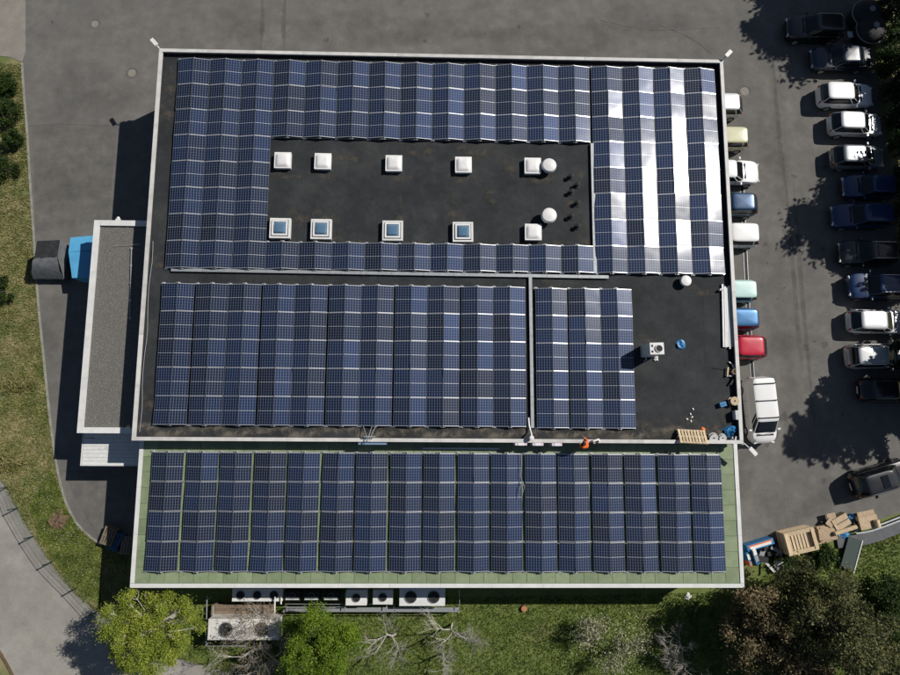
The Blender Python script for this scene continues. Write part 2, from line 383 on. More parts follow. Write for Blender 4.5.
sheet('asphalt_yard', [(-80, 90)] + PW([(24.5, -30), (25, 40)]) + kerb_w + PW([(128, 556)]) + [(-17, -8), (18, -8)] + PW(east_px[:-1]) + PW(east_edge[::-1]) + [(60, 90)], 0., 'asphalt', world=True)
sheet('pavement', [(-120, 90), at(25.5, -330), at(25.5, 52), at(22, 62), at(10, 57), at(-60, 50)], .004, 'pavement', world=True)
road_r = smooth_line(PW([(-40, 420), (0, 478), (12, 500), (25, 523), (42, 549), (60, 576), (80, 598), (100, 614), (135, 643), (185, 661), (260, 677), (420, 705)]))
sheet('road', road_r + [(-2, -28), (-25, -30)] + PW([(14, 678), (0, 652), (-60, 560), (-120, 450)]), .004, 'road', world=True)
tag(ribbon('kerb', kerb_w, .14, -.03, .05, 'kerb'), kind='structure')
tag(ribbon('road_kerb', smooth_line(PW([(-60, 560), (0, 652), (16, 682)])), .16, -.03, .06, 'soil'), kind='structure')
# repair patches, stains and cracks on the asphalt
sheet('asphalt_patch', [(32, 127), (118, 124), (112, 180), (110, 220), (36, 232)], .004, 'patched_asphalt')
sheet('asphalt_patch', [(54, 470), (66, 480), (101, 545), (128, 550), (130, 470)], .004, 'patched_asphalt')
ya = tag(link('yard_staining', None), kind='structure')
for u, v, rx, ry, rz in ((380, 30, 9, 1.6, 0), (560, 40, 8, 1.8, .05), (90, 90, 3.2, 2.6, 0), (240, 20, 2.0, 3.0, 0), (70, 180, 2.4, 2.2, 0), (780, 330, 1.2, 8, .05), (775, 150, 1.3, 6, 0), (800, 500, 4, 1.6, .2),
                        (50, 330, 1.0, 3.0, 0), (640, 20, 5, 1.2, 0), (740, 470, 1.3, 2.0, 0)):
    x, y = at(u, v); film('stain', ya, x, y, .009 + .0007 * RNG.random(), rx, ry, 'yard_stain', rz)
for k in range(35):
    u, v = (RNG.uniform(765, 850), RNG.uniform(60, 500)) if k < 30 else (RNG.uniform(40, 700), RNG.uniform(4, 45)); x, y = at(u, v); q = RNG.uniform(.08, .35); film('oil_spot', ya, x, y, .0105 + .0004 * RNG.random(), q, q * RNG.uniform(.6, 1.4), 'oil_film', RNG.uniform(0, 3), 12)
for u, v, ln in ((262, 22, 2.6), (284, 24, 2.6), (793, 270, 9), (803, 300, 10), (778, 120, 6)):
    x, y = at(u, v); film('tyre_track', ya, x, y, .011 + .0003 * RNG.random(), .2, ln, 'tyre_film', .02, 26)
def crack(px, w=.035):
    pts = smooth_line(PW(px), 5); pts = [(x + RNG.gauss(0, .03), y + RNG.gauss(0, .03)) for x, y in pts]
    ribbon('crack', pts, w, .002, .0125, 'patched_asphalt', ya)
MATS['patched_asphalt'].node_tree.nodes['Principled BSDF'].inputs['Roughness'].default_value = .95
crack([(28, 126), (60, 124), (100, 125), (118, 123)]); crack([(110, 190), (70, 192), (36, 196)]); crack([(660, 25), (690, 38), (712, 54)]); crack([(600, 20), (650, 30), (720, 28)], .03)
# drain channel in front of the parked cars: two rails and a grate
dch = tag(link('drain_channel', None), 'narrow steel drain channel running under the parked cars beside the building', 'drain')
dp = [at(741.5, 178), at(744.5, 240), at(747.5, 300), at(750.5, 350), at(753, 384)]
dp = smooth_line(dp, 4)
for k, off in enumerate((-.13, .13)): ribbon('channel_edge', [(x + off, y) for x, y in dp], .035, -.01, .03, 'galvanised', dch)
ribbon('grate', dp, .22, -.02, .008, 'dark_metal', dch)
def manhole(u, v, r, label):
    x, y = at(u, v); t = thing('manhole_cover', label, 'manhole', (x, y, 0))
    MB().lathe((0, 0, 0), [(r * 1.25, .001), (r * 1.25, .012), (r * .98, .014), (r * .96, .009)], 28).build('frame', 'patched_asphalt', t)
    mb = MB(); mb.cyl((0, 0, .003), r * .78, .016, 28)
    for i in range(-2, 3): mb.box((i * r * .3, 0, .019), (r * .1, r * 1.2, .006))
    mb.build('lid', 'manhole_lid' if 'manhole_lid' in MATS else mat('manhole_lid', (.26, .24, .2), .9, col2=(.2, .185, .16), scale=8).name, t)
manhole(95, 24, .33, 'round pale manhole cover in open asphalt near the corner pavement')
manhole(132, 73, .36, 'round ringed manhole cover near the floodlit corner of the large roof')
manhole(744.5, 91.5, .42, 'round pale manhole cover behind the silver car beside the building')

# ------------------------------------------------------------------ buildings
def wbuild(mb, name, m, root, **k):
    """geometry given in world coordinates, parented under an unrotated root"""
    l = root.location.copy(); q = root.parent
    while q: l += q.location; q = q.parent
    mb.v = [(x - l.x, y - l.y, z - l.z) for x, y, z in mb.v]; return mb.build(name, m, root, **k)
X0, X1, Y0, Y1, H = -18.18, 18.99, -1.43, 23.82, 5.26
DK = H - .33                       # roof membrane level
main = thing('flat_roof_hall', 'large flat-roofed hall with black membrane roof and pale metal parapet', 'building', ((X0 + X1) / 2, (Y0 + Y1) / 2, 0))
IN = .16
def ring(x0, x1, y0, y1, t, z0, z1):
    m = MB(); zc, hz = (z0 + z1) / 2, z1 - z0
    m.box(((x0 + x1) / 2, y0 + t / 2, zc), (x1 - x0, t, hz)); m.box(((x0 + x1) / 2, y1 - t / 2, zc), (x1 - x0, t, hz))
    m.box((x0 + t / 2, (y0 + y1) / 2, zc), (t, y1 - y0 - 2 * t, hz)); m.box((x1 - t / 2, (y0 + y1) / 2, zc), (t, y1 - y0 - 2 * t, hz)); return m
wbuild(ring(X0 + IN, X1 - 1.3, Y0 + IN, Y1 - IN, .3, 0, DK - .3), 'wall', 'wall', main)
wbuild(ring(X0 + .03, X1 - .03, Y0 + .03, Y1 - .03, .16, DK - .32, H - .035), 'parapet', 'upstand', main)
roof = wbuild(MB().box(((X0 + X1) / 2, (Y0 + Y1) / 2, DK - .18), (X1 - X0 - .4, Y1 - Y0 - .4, .3)), 'roof', 'membrane', main)
xs = X0 + .2
i = 0
while xs < X1 - .25:
    xe = min(xs + 1.06, X1 - .2); mb = MB(); z = DK - .03 + (.004 if i % 2 else .0)
    mb.box(((xs + xe) / 2 + (.03 if i % 2 else 0), (Y0 + Y1) / 2, z + .012), (xe - xs + (.06 if i % 2 else -.0), Y1 - Y0 - .41, .03)); wbuild(mb, 'membrane_strip', 'membrane', roof); xs = xe; i += 1
# coping in lengths with small joints
def coping_run(root, a, b, fixed, axis, z, w, n, m='coping', th=.05):
    for k in range(n):
        p, q = a + (b - a) * k / n + .004, a + (b - a) * (k + 1) / n - .004; mb = MB()
        c, d = ((p + q) / 2, q - p)
        if axis == 'x': mb.box((c, fixed, z - th / 2), (d, w, th)); mb.box((c, fixed, z - th / 2 - .06), (d, w - .004, .075))
        else: mb.box((fixed, c, z - th / 2), (w, d, th)); mb.box((fixed, c, z - th / 2 - .06), (w - .004, d, .075))
        wbuild(mb, 'coping', m, root)
CW = .22
coping_run(main, X0, X1, Y1 - CW / 2, 'x', H, CW, 12); coping_run(main, X0, X1, Y0 + CW / 2, 'x', H, CW, 12)
coping_run(main, Y0 + CW, Y1 - CW, X0 + CW / 2, 'y', H, CW, 8); coping_run(main, Y0 + CW, Y1 - CW, X1 - CW / 2, 'y', H, CW, 8)
# a thin lightning wire along the west parapet
wp = [(X0 + .32 + .05 * math.sin(k * .9), Y0 + .5 + k * .7, DK + .06 + .02 * math.sin(k * 2)) for k in range(18)]
wbuild(MB().tube(wp, .014, 5), 'lightning_wire', 'aluminium', main)
# silt on the membrane
def silt(u, v, rx, ry, m='silt', rz=0.):
    x, y = at(u, v, DK); o = film('dirt_film', roof, x - main.location.x, y - main.location.y, DK + .0215 + .001 * RNG.random() - 0, rx, ry, m, rz)
    # the roof part sits at the hall's own origin
    return o
for k in range(9):
    x = X0 + 1.6 + k * 4.05; o = film('dirt_film', roof, x - main.location.x, Y0 + .62 - main.location.y, DK + .022 + .0006 * k, 2.5, .52, 'silt_band')
for u, v, rx, ry in ((285, 175, 1.1, .35), (322, 174, 1.2, .35), (340, 155, 1.0, .5), (354, 156, .5, .5), (396, 176, 1.3, .4), (412, 150, .5, .5), (428, 148, .5, .6), (460, 178, 1.2, .4), (535, 178, 1.3, .5), (546, 176, .9, .4),
                     (278, 243, 1.3, .3), (345, 241, 1.5, .35), (405, 242, 1.6, .3), (540, 243, 1.5, .4), (490, 190, .5, .4), (492, 199, .5, .3), (570, 200, .5, 1.2), (580, 172, .5, .5), (452, 210, .7, 1.2), (400, 215, .4, 1.5),
                     (325, 215, 1.0, .8), (585, 238, .6, .8), (170, 85, .6, 1.4), (160, 262, .8, .5), (168, 110, .9, 1.2), (552, 284, .8, .35), (700, 290, 1.0, .5), (648, 338, .7, .5), (655, 428, 2.0, .7), (700, 425, 1.6, .6), (730, 425, .7, 1.5),
                     (610, 433, 2.2, .5), (300, 215, .8, .8), (470, 150, 1.4, .5), (510, 165, .6, .9), (150, 400, .5, 1.0)): silt(u, v, rx, ry)

# lower hall with the green roof
LX0, LX1, LY0, LH = -18.18, 19.12, -10.17, 4.13
low = thing('green_roof_hall', 'lower hall with green sheet roof and white edge trim below the parapet', 'building', ((LX0 + LX1) / 2, (LY0 + Y0) / 2, 0))
wbuild(MB().box(((LX0 + LX1) / 2, (LY0 + Y0 + IN) / 2, (LH - .35) / 2), (LX1 - LX0 - .5, Y0 + IN - LY0 - .3, LH - .35)), 'wall', 'wall', low)
lroof = wbuild(MB().box(((LX0 + LX1) / 2, (LY0 + Y0 + .02) / 2, LH - .2), (LX1 - LX0 - .04, Y0 - LY0 - .02, .32)), 'roof', 'green_base', low)
TW = .24
coping_run(low, LX0, LX1, LY0 + TW / 2 - .02, 'x', LH + .03, TW, 12, 'white_trim', .06)
coping_run(low, LY0 + TW, Y0 - .02, LX0 + TW / 2, 'y', LH + .03, TW, 3, 'white_trim', .06); coping_run(low, LY0 + TW, Y0 - .02, LX1 - TW / 2, 'y', LH + .03, TW, 3, 'white_trim', .06)
gx0, gx1, gy0, gy1 = LX0 + TW + .01, LX1 - TW - .01, LY0 + TW, Y0 - .08
nx, ny = 42, 9
for i in range(nx):
    for j in range(ny):
        edge = j < 2 or i < 2 or i >= nx - 2
        if not edge and j > 1: continue
        ax, bx = gx0 + (gx1 - gx0) * i / nx, gx0 + (gx1 - gx0) * (i + 1) / nx; ay, by = gy0 + (gy1 - gy0) * j / ny, gy0 + (gy1 - gy0) * (j + 1) / ny
        mb = MB(); dz = RNG.uniform(0, .006) + (.003 if (i + j) % 2 else 0)
        mb.box(((ax + bx) / 2, (ay + by) / 2, LH - .03 + dz), (bx - ax - .022, by - ay - .02, .03)); wbuild(mb, 'roof_sheet', 'green_sheet', lroof)
for i in range(2, nx - 2, 1):   # long sheets running up under the modules
    ax, bx = gx0 + (gx1 - gx0) * i / nx, gx0 + (gx1 - gx0) * (i + 1) / nx; ay = gy0 + (gy1 - gy0) * 2 / ny
    mb = MB(); mb.box(((ax + bx) / 2, (ay + gy1) / 2, LH - .03 + RNG.uniform(0, .006)), (bx - ax - .022, gy1 - ay - .02, .03)); wbuild(mb, 'roof_sheet', 'green_sheet', lroof)

# annex with gravel roof
AX0, AY0, AY1, AH = -22.34, -1.05, 12.71, 3.67
ann = thing('gravel_roof_annex', 'narrow annex with gravel flat roof and wide white coping', 'building', ((AX0 + X0) / 2, (AY0 + AY1) / 2, 0))
wbuild(MB().box(((AX0 + X0) / 2 + .1, (AY0 + AY1) / 2, (AH - .35) / 2), (X0 - AX0 - .3, AY1 - AY0 - .4, AH - .35)), 'wall', 'wall', ann)
groof = wbuild(MB().box(((AX0 + X0) / 2 + .02, (AY0 + AY1) / 2, AH - .27), (X0 - AX0 - .1, AY1 - AY0 - .1, .24)), 'roof', 'gravel_bed', ann)
AW = .36
coping_run(ann, AY0, AY1, AX0 + AW / 2, 'y', AH, AW, 4, 'white_trim'); coping_run(ann, AX0 + AW, X0 + .1, AY1 - AW / 2, 'x', AH, AW, 2, 'white_trim'); coping_run(ann, AX0 + AW, X0 + .1, AY0 + AW / 2, 'x', AH, AW, 2, 'white_trim')
wbuild(ring(AX0 + .04, X0 + .05, AY0 + .04, AY1 - .04, .2, AH - .36, AH - .12), 'parapet', 'upstand', ann)
n = 20000
PX = NR.uniform(AX0 + .34, X0 + .1, n); PY = NR.uniform(AY0 + .34, AY1 - .34, n); sz = NR.uniform(.016, .034, n)
oc = np.array([(1, 0, 0), (0, 1, 0), (-1, 0, 0), (0, -1, 0), (0, 0, .8)]); tri = np.array([(0, 1, 4), (1, 2, 4), (2, 3, 4), (3, 0, 4)])
ang = NR.uniform(0, 6.28, n); ca, sa = np.cos(ang), np.sin(ang)
V = oc[None] * sz[:, None, None] * NR.uniform(.6, 1.3, (n, 5, 1)); VX = V[..., 0] * ca[:, None] - V[..., 1] * sa[:, None] + PX[:, None]; VY = V[..., 0] * sa[:, None] + V[..., 1] * ca[:, None] + PY[:, None]
V = np.stack([VX - ann.location.x, VY - ann.location.y, V[..., 2] + AH - .152], -1)
vv = V.reshape(-1, 3); ff = (tri[None] + (np.arange(n) * 5)[:, None, None]).reshape(-1, 3)
me = bpy.data.meshes.new('gravel'); me.from_pydata(vv.tolist(), [], ff.tolist()); me.materials.append(MATS['pebble']); tag(link('gravel', me, groof), kind='stuff')
a = at(131, 248, AH); b = at(129.5, 318, AH)
mb = MB(); mb.tube([(a[0], a[1], AH - .05), (b[0], b[1], AH - .05)], .035, 6)
for t in (0, .25, .5, .75, 1): mb.box((a[0] + (b[0] - a[0]) * t, a[1] + (b[1] - a[1]) * t, AH - .1), (.16, .12, .1))
wbuild(mb, 'conduit', 'galvanised', ann)
a = at(112, 246, AH); b = at(140, 244, AH); wbuild(MB().tube([(a[0], a[1], AH - .08), (b[0], b[1], AH - .02)], .014, 5), 'lightning_wire', 'aluminium', ann)
# canopy
CX0, CY0, CH = -22.69, -3.11, 2.25
can = thing('entrance_canopy', 'pale sheet-metal canopy between the gravel annex and the green roof', 'canopy', (-20.4, -2.1, 0))
nrib = 9
for k in range(nrib):
    ya_, yb_ = CY0 + (AY0 + .1 - CY0) * k / nrib, CY0 + (AY0 + .1 - CY0) * (k + 1) / nrib
    wbuild(MB().box(((CX0 + X0) / 2, (ya_ + yb_) / 2, CH - .04 + .004 * (k % 2)), (X0 - CX0 - .05, yb_ - ya_ - .012, .05)), 'sheet', 'white_metal', can)
wbuild(MB().box(((CX0 + X0) / 2, CY0 - .03, CH - .05), (X0 - CX0, .05, .12)).box((CX0 - .03, (CY0 + AY0) / 2, CH - .05), (.05, AY0 - CY0 + .1, .12)), 'edge_trim', 'white_trim', can)
for px_, py_ in ((CX0 + .15, CY0 + .15), (CX0 + .15, AY0 - .3), (X0 - .6, CY0 + .15)): wbuild(MB().box((px_, py_, CH / 2 - .05), (.1, .1, CH - .1)), 'post', 'grey_metal', can)
x, y = at(93, 438, CH); wbuild(MB().tube([(x, y, CH), (x, y, CH + .35)], .05, 8).tube([(x, y, CH + .3), (x - .5, y + .05, CH + .32)], .03, 6), 'pipe', 'grey_metal', can)

# ------------------------------------------------------------------ solar arrays
PWD, PLN, TILT = 1.03, 1.734, math.radians(10.6)
lam = MB().box((0, 0, .012), (PWD - .026, PLN - .05, .024)).mesh('solar_panel', 'solar_cells')
fm = MB(); fw = .03
for sgn in (-1, 1):
    fm.box((sgn * (PWD - .014) / 2, 0, .0125), (.014, PLN, .035), mi=1); fm.box((0, sgn * (PLN - fw) / 2, .0125), (PWD - .028, fw, .035))
fm = fm.mesh('panel_frame', ['aluminium', 'frame_side_dimmed'])
foot = MB().box((0, 0, 0), (.26, .09, .06)).box((0, .02, .05), (.1, .07, .05)).mesh('mounting_foot', 'aluminium')
def array(label, x0, x1, ncol, ytop, nrow, pitch, deck, keep=lambda c, r: True, ws=1., big=None, zoff=.13):
    yb = ytop - nrow * pitch
    t = thing('solar_array', label, 'solar array', ((x0 + x1) / 2, (ytop + yb) / 2, deck)); ox, oy = t.location.x, t.location.y
    pp = (x1 - x0) / (ncol / 2); hw = PWD * ws / 2 * math.cos(TILT); rise = PWD * math.sin(TILT)
    cx_ = []
    for k in range(ncol // 2):
        c = x0 + (k + .5) * pp
        if big: c += (.045 if k % 2 else -.045) * big     # alternate valleys a little wider
        cx_.append(c)
    for k, c in enumerate(cx_):
        wob = [RNG.gauss(0, .005) for _ in range(nrow + 1)]
        for s in (-1, 1):
            col = 2 * k + (s > 0)
            for r in range(nrow):
                if not keep(col, r): continue
                o = link('solar_panel', lam, t); f = link('panel_frame', fm, o)
                o.location = (c + s * (hw + .006) - ox, ytop - (r + .5) * pitch - oy, zoff + rise / 2 + (wob[r] + wob[r + 1]) / 2)
                o.rotation_euler = (RNG.gauss(0, .02) + (wob[r] - wob[r + 1]) / pitch, s * TILT + RNG.gauss(0, .014), 0); o.scale.x = ws
        rows = [r for r in range(nrow) if keep(2 * k, r)]
        runs = []
        for r in rows:
            if runs and runs[-1][1] == r - 1: runs[-1][1] = r
            else: runs.append([r, r])
        for a_, b_ in runs:
            ya_, yb_ = ytop - a_ * pitch - oy, ytop - (b_ + 1) * pitch - oy
            for yy in (ya_ + .03, yb_ - .03):
                for dx in (-pp / 2 + .06, 0): link('mounting_foot', foot, t, (c + dx - ox, yy, .035 if dx else .035 + rise * .8))
            # ridge and valley rails
            MB().box((c - ox, (ya_ + yb_) / 2, .06 + rise * .5), (.03, ya_ - yb_ + .1, .1 + rise)).build('ridge_rail', 'frame_side_dimmed', t)
    for r in range(nrow + 1):
        cols = [k for k in range(ncol // 2) if keep(2 * k, min(r, nrow - 1)) or keep(2 * k, max(r - 1, 0))]
        if not cols: continue
        segs = []
        for k in cols:
            if segs and segs[-1][1] == k - 1: segs[-1][1] = k
            else: segs.append([k, k])
        for a_, b_ in segs:
            xa, xb = cx_[a_] - hw * 2 - .02 - ox, cx_[b_] + hw * 2 + .02 - ox
            MB().box(((xa + xb) / 2, ytop - r * pitch - oy, .055), (xb - xa, .045, .05)).build('cross_rail', 'aluminium', t)
    return t
DKT = DK + .02; KS = .9942
array('C-shaped solar array wrapped around the skylight area on the black roof', -17.05 * KS, 10.1 * KS, 26, 23.33 * KS, 8, 1.755 * KS, DKT, lambda c, r: r < 3 or r == 7 or c < 6)
array('solar array with glaring modules beside the east parapet and the vertical cable tray', 10.2 * KS, 18.58 * KS, 8, 23.34 * KS, 8, 1.756 * KS, DKT)
array('widest solar array on the black roof, between two long horizontal gaps', -17.14 * KS, 5.72 * KS, 22, 8.29 * KS, 5, 1.754 * KS, DKT, big=.45, ws=.975)
array('small solar array of six columns beside the open black roof with the box-shaped vent', 6.31 * KS, 12.53 * KS, 6, 8.24 * KS, 5, 1.756 * KS, DKT, big=.4, ws=.975)
array('solar array on the green sheet roof', -17.37, 18.06, 34, -2.14, 4, 1.772, LH, big=.35, zoff=.12, ws=.935)

# ------------------------------------------------------------------ roof equipment
def tray(label, pts, w=.2):
    xs_, ys_ = [p[0] for p in pts], [p[1] for p in pts]; t = thing('cable_tray', label, 'cable tray', (pts[0][0], pts[0][1], DKT))
    (ax, ay), (bx, by) = pts; d = Vector((bx - ax, by - ay)); n = max(1, round(d.length / 2.)); rz = math.atan2(d.y, d.x)
    for k in range(n):
        p = d * ((k + .5) / n); mb = MB(); mb.box((p.x, p.y, .105 + .003 * (k % 2)), (d.length / n - .012, w, .09), rz); mb.build('tray_cover', 'galvanised', t)
        q = d * ((k + .1) / n); MB().box((q.x, q.y, .03), (.2, w + .12, .06), rz).build('support_foot', 'black_rubber', t)
tray('long horizontal cable tray along the south edge of the C-shaped array', [(at(172, 269.5, DK)[0], 9.12), (at(608, 276, DK)[0], 8.98)])
tray('cable tray along the west edge of the glaring solar array', [(10.13, 17.9), (10.13, 9.2)], .22)
tray('vertical cable tray between the widest array and the small array', [(5.98, 8.95), (6.02, -.55)], .2)

def dome_mesh(w, h, n=8):
    mb = MB(); vs = []
    for j in range(n + 1):
        for i in range(n + 1):
            a, b = -1 + 2 * i / n, -1 + 2 * j / n; z = h * (1 - a ** 4) ** .5 * (1 - b ** 4) ** .5; vs.append((a * w / 2, b * w / 2, z))
    mb.add(vs, [(j * (n + 1) + i, j * (n + 1) + i + 1, (j + 1) * (n + 1) + i + 1, (j + 1) * (n + 1) + i) for j in range(n) for i in range(n)]); return mb
def skylight(u, v, glazed, label, group):
    z = DKT + .3; x, y = at(u, v, z + .1); t = thing('skylight', label, 'skylight', (x, y, DKT), RNG.gauss(0, .008), group); w = 1.02 if not glazed else 1.3
    m = MB(); zt = .3
    for sx, sy, dx, dy in ((0, 1, w, .12), (0, -1, w, .12), (1, 0, .12, w - .24), (-1, 0, .12, w - .24)): m.box((sx * (w - .12) / 2, sy * (w - .12) / 2, zt / 2), (dx, dy, zt))
    m.build('upstand', 'white_metal', t, bevel=.01)
    if glazed:
        f = MB(); q = .98
        for sx, sy, dx, dy in ((0, 1, q, .1), (0, -1, q, .1), (1, 0, .1, q - .2), (-1, 0, .1, q - .2)): f.box((sx * (q - .1) / 2, sy * (q - .1) / 2, zt + .04), (dx, dy, .08))
        f.build('frame', 'white_plastic', t); o = dome_mesh(q - .2, .16).build('glazing', 'glass_skylight', t, smooth=True); o.location.z = zt + .03
    else:
        o = dome_mesh(w - .08, .14).build('dome', 'white_plastic', t, smooth=True); o.location.z = zt
        MB().box((0, 0, zt - .01), (w + .05, w + .05, .04)).build('rim', 'white_plastic', t, bevel=.012)
for u, v in ((282.3, 159.5), (322.5, 160.5), (393.7, 162.5), (463.5, 164)): skylight(u, v, False, 'square white opaque skylight dome standing free near the north modules', 'white opaque skylight domes')
skylight(533, 165, False, 'square white skylight dome touching a round white roof vent', 'white opaque skylight domes')
skylight(533.5, 231.5, False, 'square white opaque skylight dome in the row of blue glazed skylights', 'white opaque skylight domes')
for u, v in ((279.5, 227.5), (320.7, 228.5), (392.5, 230), (463, 231.3)): skylight(u, v, True, 'square skylight with blue glazing in a wide white frame', 'blue glazed skylights')
def vent(u, v, r, h, label):
    x, y = at(u, v, DKT + h); t = thing('roof_vent', label, 'roof vent', (x, y, DKT), 0, 'round white roof vents')
    MB().cyl((0, 0, 0), r * .7, h * .7, 24).build('pipe', 'grey_metal', t, smooth=True)
    MB().lathe((0, 0, h * .6), [(r * .9, 0), (r, .03), (r, h * .18), (r * .86, h * .34), (r * .5, h * .4), (.03, h * .42)], 28).build('cap', 'white_plastic', t, smooth=True)
vent(549.5, 164.5, .48, .65, 'round white roof vent beside the square dome nearest the north modules')
vent(549.5, 214.5, .5, .75, 'round white roof vent above the square dome near the cable tray')
vent(686.5, 280.5, .36, .45, 'small round white roof vent just below the glaring solar array')
for u, v in ((571.5, 175.5), (578, 184), (572, 191), (578, 202), (572, 215.5), (578.5, 225.5)):
    x, y = at(u, v, DKT + .3); t = thing('vent_pipe', 'short black vent pipe in the zigzag line beside the cable tray', 'vent pipe', (x, y, DKT), 0, 'black vent pipes')
    MB().cyl((0, 0, 0), .1, .34, 14).build('pipe', 'black_rubber', t, smooth=True); MB().lathe((0, 0, 0), [(.22, 0), (.2, .03), (.12, .05)], 14).build('collar', 'black_rubber', t); MB().lathe((0, 0, .3), [(.15, 0), (.15, .05), (.05, .09)], 14).build('cap', 'black_rubber', t)
# tall box vent
zt = 1.75; x, y = at(657, 348.5, DKT + zt); t = thing('box_vent', 'tall white box-shaped air unit with a round top fan on the open black roof', 'air unit', (x, y, DKT), .03)
MB().box((0, 0, zt / 2), (.86, .72, zt)).build('casing', 'white_metal', t, bevel=.015); MB().cyl((.12, 0, zt + .002), .21, .05, 24).build('fan_opening', 'dark_metal', t, smooth=True)
for k in (-1, 1): MB().box((-.28, .17 * k, zt + .012), (.1, .12, .02)).build('handle', 'dark_metal', t)
MB().lathe((.12, 0, zt + .04), [(.23, 0), (.24, .025), (.2, .03), (.2, -.02)], 24).build('fan_rim', 'white_metal', t)
MB().tube([(-.2, -.36, .3), (-.2, -.55, .25), (-.25, -.6, .02)], .05, 8).build('pipe', 'galvanised', t)
def lump(name, label, cat, u, v, z0, r, m, squash=.6, seed=0, n=10, zc=None, aspect=1., rz=0., group=None):
    """crumpled bag / heap: a noisy dome"""
    rg = random.Random(seed); x, y = at(u, v, z0 + (zc or r * .3)); mb = MB(); vs = [(0, 0, r * squash)]; rings = 4
    for k in range(1, rings + 1):
        for i in range(n):
            a = 2 * math.pi * i / n; e = math.pi / 2 * (1 - k / rings); q = rg.uniform(.55, 1.25)
            vs.append((r * aspect * math.cos(e) * math.cos(a) * q, r * math.cos(e) * math.sin(a) * q, max(0, r * squash * math.sin(e) * rg.uniform(.35, 1.25))))
    fs = [(0, 1 + i, 1 + (i + 1) % n) for i in range(n)]
    for k in range(rings - 1): fs += [(1 + k * n + i, 1 + (k + 1) * n + i, 1 + (k + 1) * n + (i + 1) % n, 1 + k * n + (i + 1) % n) for i in range(n)]
    mb.add(vs, fs); return tag(mb.build(name, m, loc=(x, y, z0), rz=rz), label, cat, group)
lump('plastic_sack', 'crumpled blue sack beside the tall box-shaped air unit', 'sack', 681, 344.5, DKT, .3, 'blue_plastic', .5, 3, 9)
lump('plastic_sack', 'small crumpled white bag at the foot of the box-shaped air unit', 'sack', 656, 358.5, DKT, .2, 'white_plastic', .6, 5, 9)
lump('plastic_sack', 'bright blue sack slumped by the roof corner next to the cable reels', 'sack', 731, 430.5, DKT, .42, 'blue_plastic', .7, 8, 10)
# bundle of long white profiles
t = thing('profile_bundle', 'long bundle of white metal profiles lying along the east parapet', 'profiles', (*at(727.5, 316, DKT + .1), DKT), -.03)
for k in range(5):
    L_ = 4.05 - .12 * (k % 3); MB().box(((k - 2) * .135, RNG.uniform(-.08, .08), .06 + .02 * (k % 2)), (.115, L_, .08)).build('profile', 'white_metal', t, bevel=.008)
MB().box((0, 1.0, .02), (.7, .1, .04)).build('bearer', 'wood', t); MB().box((0, -1.2, .02), (.7, .1, .04)).build('bearer', 'wood', t)
x, y = at(721, 289.5, DKT + .25); t = thing('roof_outlet', 'small white pipe stub beside the white profile bundle', 'pipe', (x, y, DKT)); MB().cyl((0, 0, 0), .07, .25, 12).build('pipe', 'white_plastic', t, smooth=True); MB().tube([(0, 0, .22), (.2, 0, .22)], .06, 8).build('elbow', 'white_plastic', t)
# leaning pallet, reels, tools by the corner
def pallet_parts(t, wd, ln, nb, m, z0=0., slats=True):
    for k in range(nb): MB().box((-ln / 2 + (k + .5) * ln / nb, 0, z0 + .125), (ln / nb * .68, wd, .022)).build('slat', m, t)
    for k in (-1, 0, 1): MB().box((0, k * (wd / 2 - .05), z0 + .07), (ln, .1, .09)).build('bearer', m, t)
    for k in (-1, 0, 1): MB().box((k * (ln / 2 - .06), 0, z0 + .012), (.1, wd, .022)).build('base_board', m, t)
x, y = at(692.5, 437.5, DKT + .35); t = thing('wooden_pallet', 'pale wooden pallet leaning on the south parapet beside the cable reels', 'pallet', (x, y - .28, DKT + .60), -.03)
t.rotation_euler = (math.radians(-32), 0, -.04); t.location = (x, y, DKT + .28); pallet_parts(t, .95, 1.75, 9, 'wood')
def reel(label, u, v, r, w, tilt, m1='white_plastic', m2='black_rubber'):
    x, y = at(u, v, DKT + .3); t = thing('cable_reel', label, 'cable reel', (x, y, DKT + (r * math.sin(tilt) + w / 2 * math.cos(tilt) + .01))); t.rotation_euler = (tilt, 0, RNG.uniform(-.4, .4))
    for s in (-1, 1): MB().cyl((0, 0, s * w / 2 - .012), r, .024, 24).build('flange', m1, t, smooth=True)
    MB().cyl((0, 0, -w / 2 + .012), r * .72, w - .024, 20).build('cable', m2, t, smooth=True); MB().cyl((0, 0, -w / 2 - .02), r * .2, w + .04, 12).build('hub', 'dark_metal', t)
reel('black and white cable reel next to the leaning pallet', 713.8, 437.3, .27, .2, .5); reel('small black and white cable reel next to the bright blue sack', 723.3, 437.5, .22, .18, .45)
reel('wooden cable drum with pale round top beside the small blue box', 734.5, 401, .27, .34, 0., 'wood', 'black_rubber')
x, y = at(722.5, 404.3, DKT + .12); t = thing('toolbox', 'small blue plastic box beside the wooden cable drum', 'box', (x, y, DKT), .25); MB().box((0, 0, .1), (.38, .27, .2)).build('body', 'blue_plastic', t, bevel=.015); MB().box((0, 0, .215), (.4, .29, .035)).build('lid', 'blue_plastic', t, bevel=.01); MB().box((0, 0, .25), (.16, .03, .03)).build('handle', 'dark_metal', t)
x, y = at(736.5, 415, DKT + .3); t = thing('crate', 'upright light grey crate against the east parapet', 'crate', (x, y, DKT), .05); MB().box((0, 0, .2), (.22, .55, .4)).build('body', 'white_metal', t, bevel=.015); MB().box((.0, 0, .42), (.24, .57, .03)).build('lid', 'galvanised', t)
lump('offcut_heap', 'small orange-brown heap just above the leaning pallet', 'heap', 703, 429.5, DKT, .16, 'orange_plastic', .5, 12, 8)
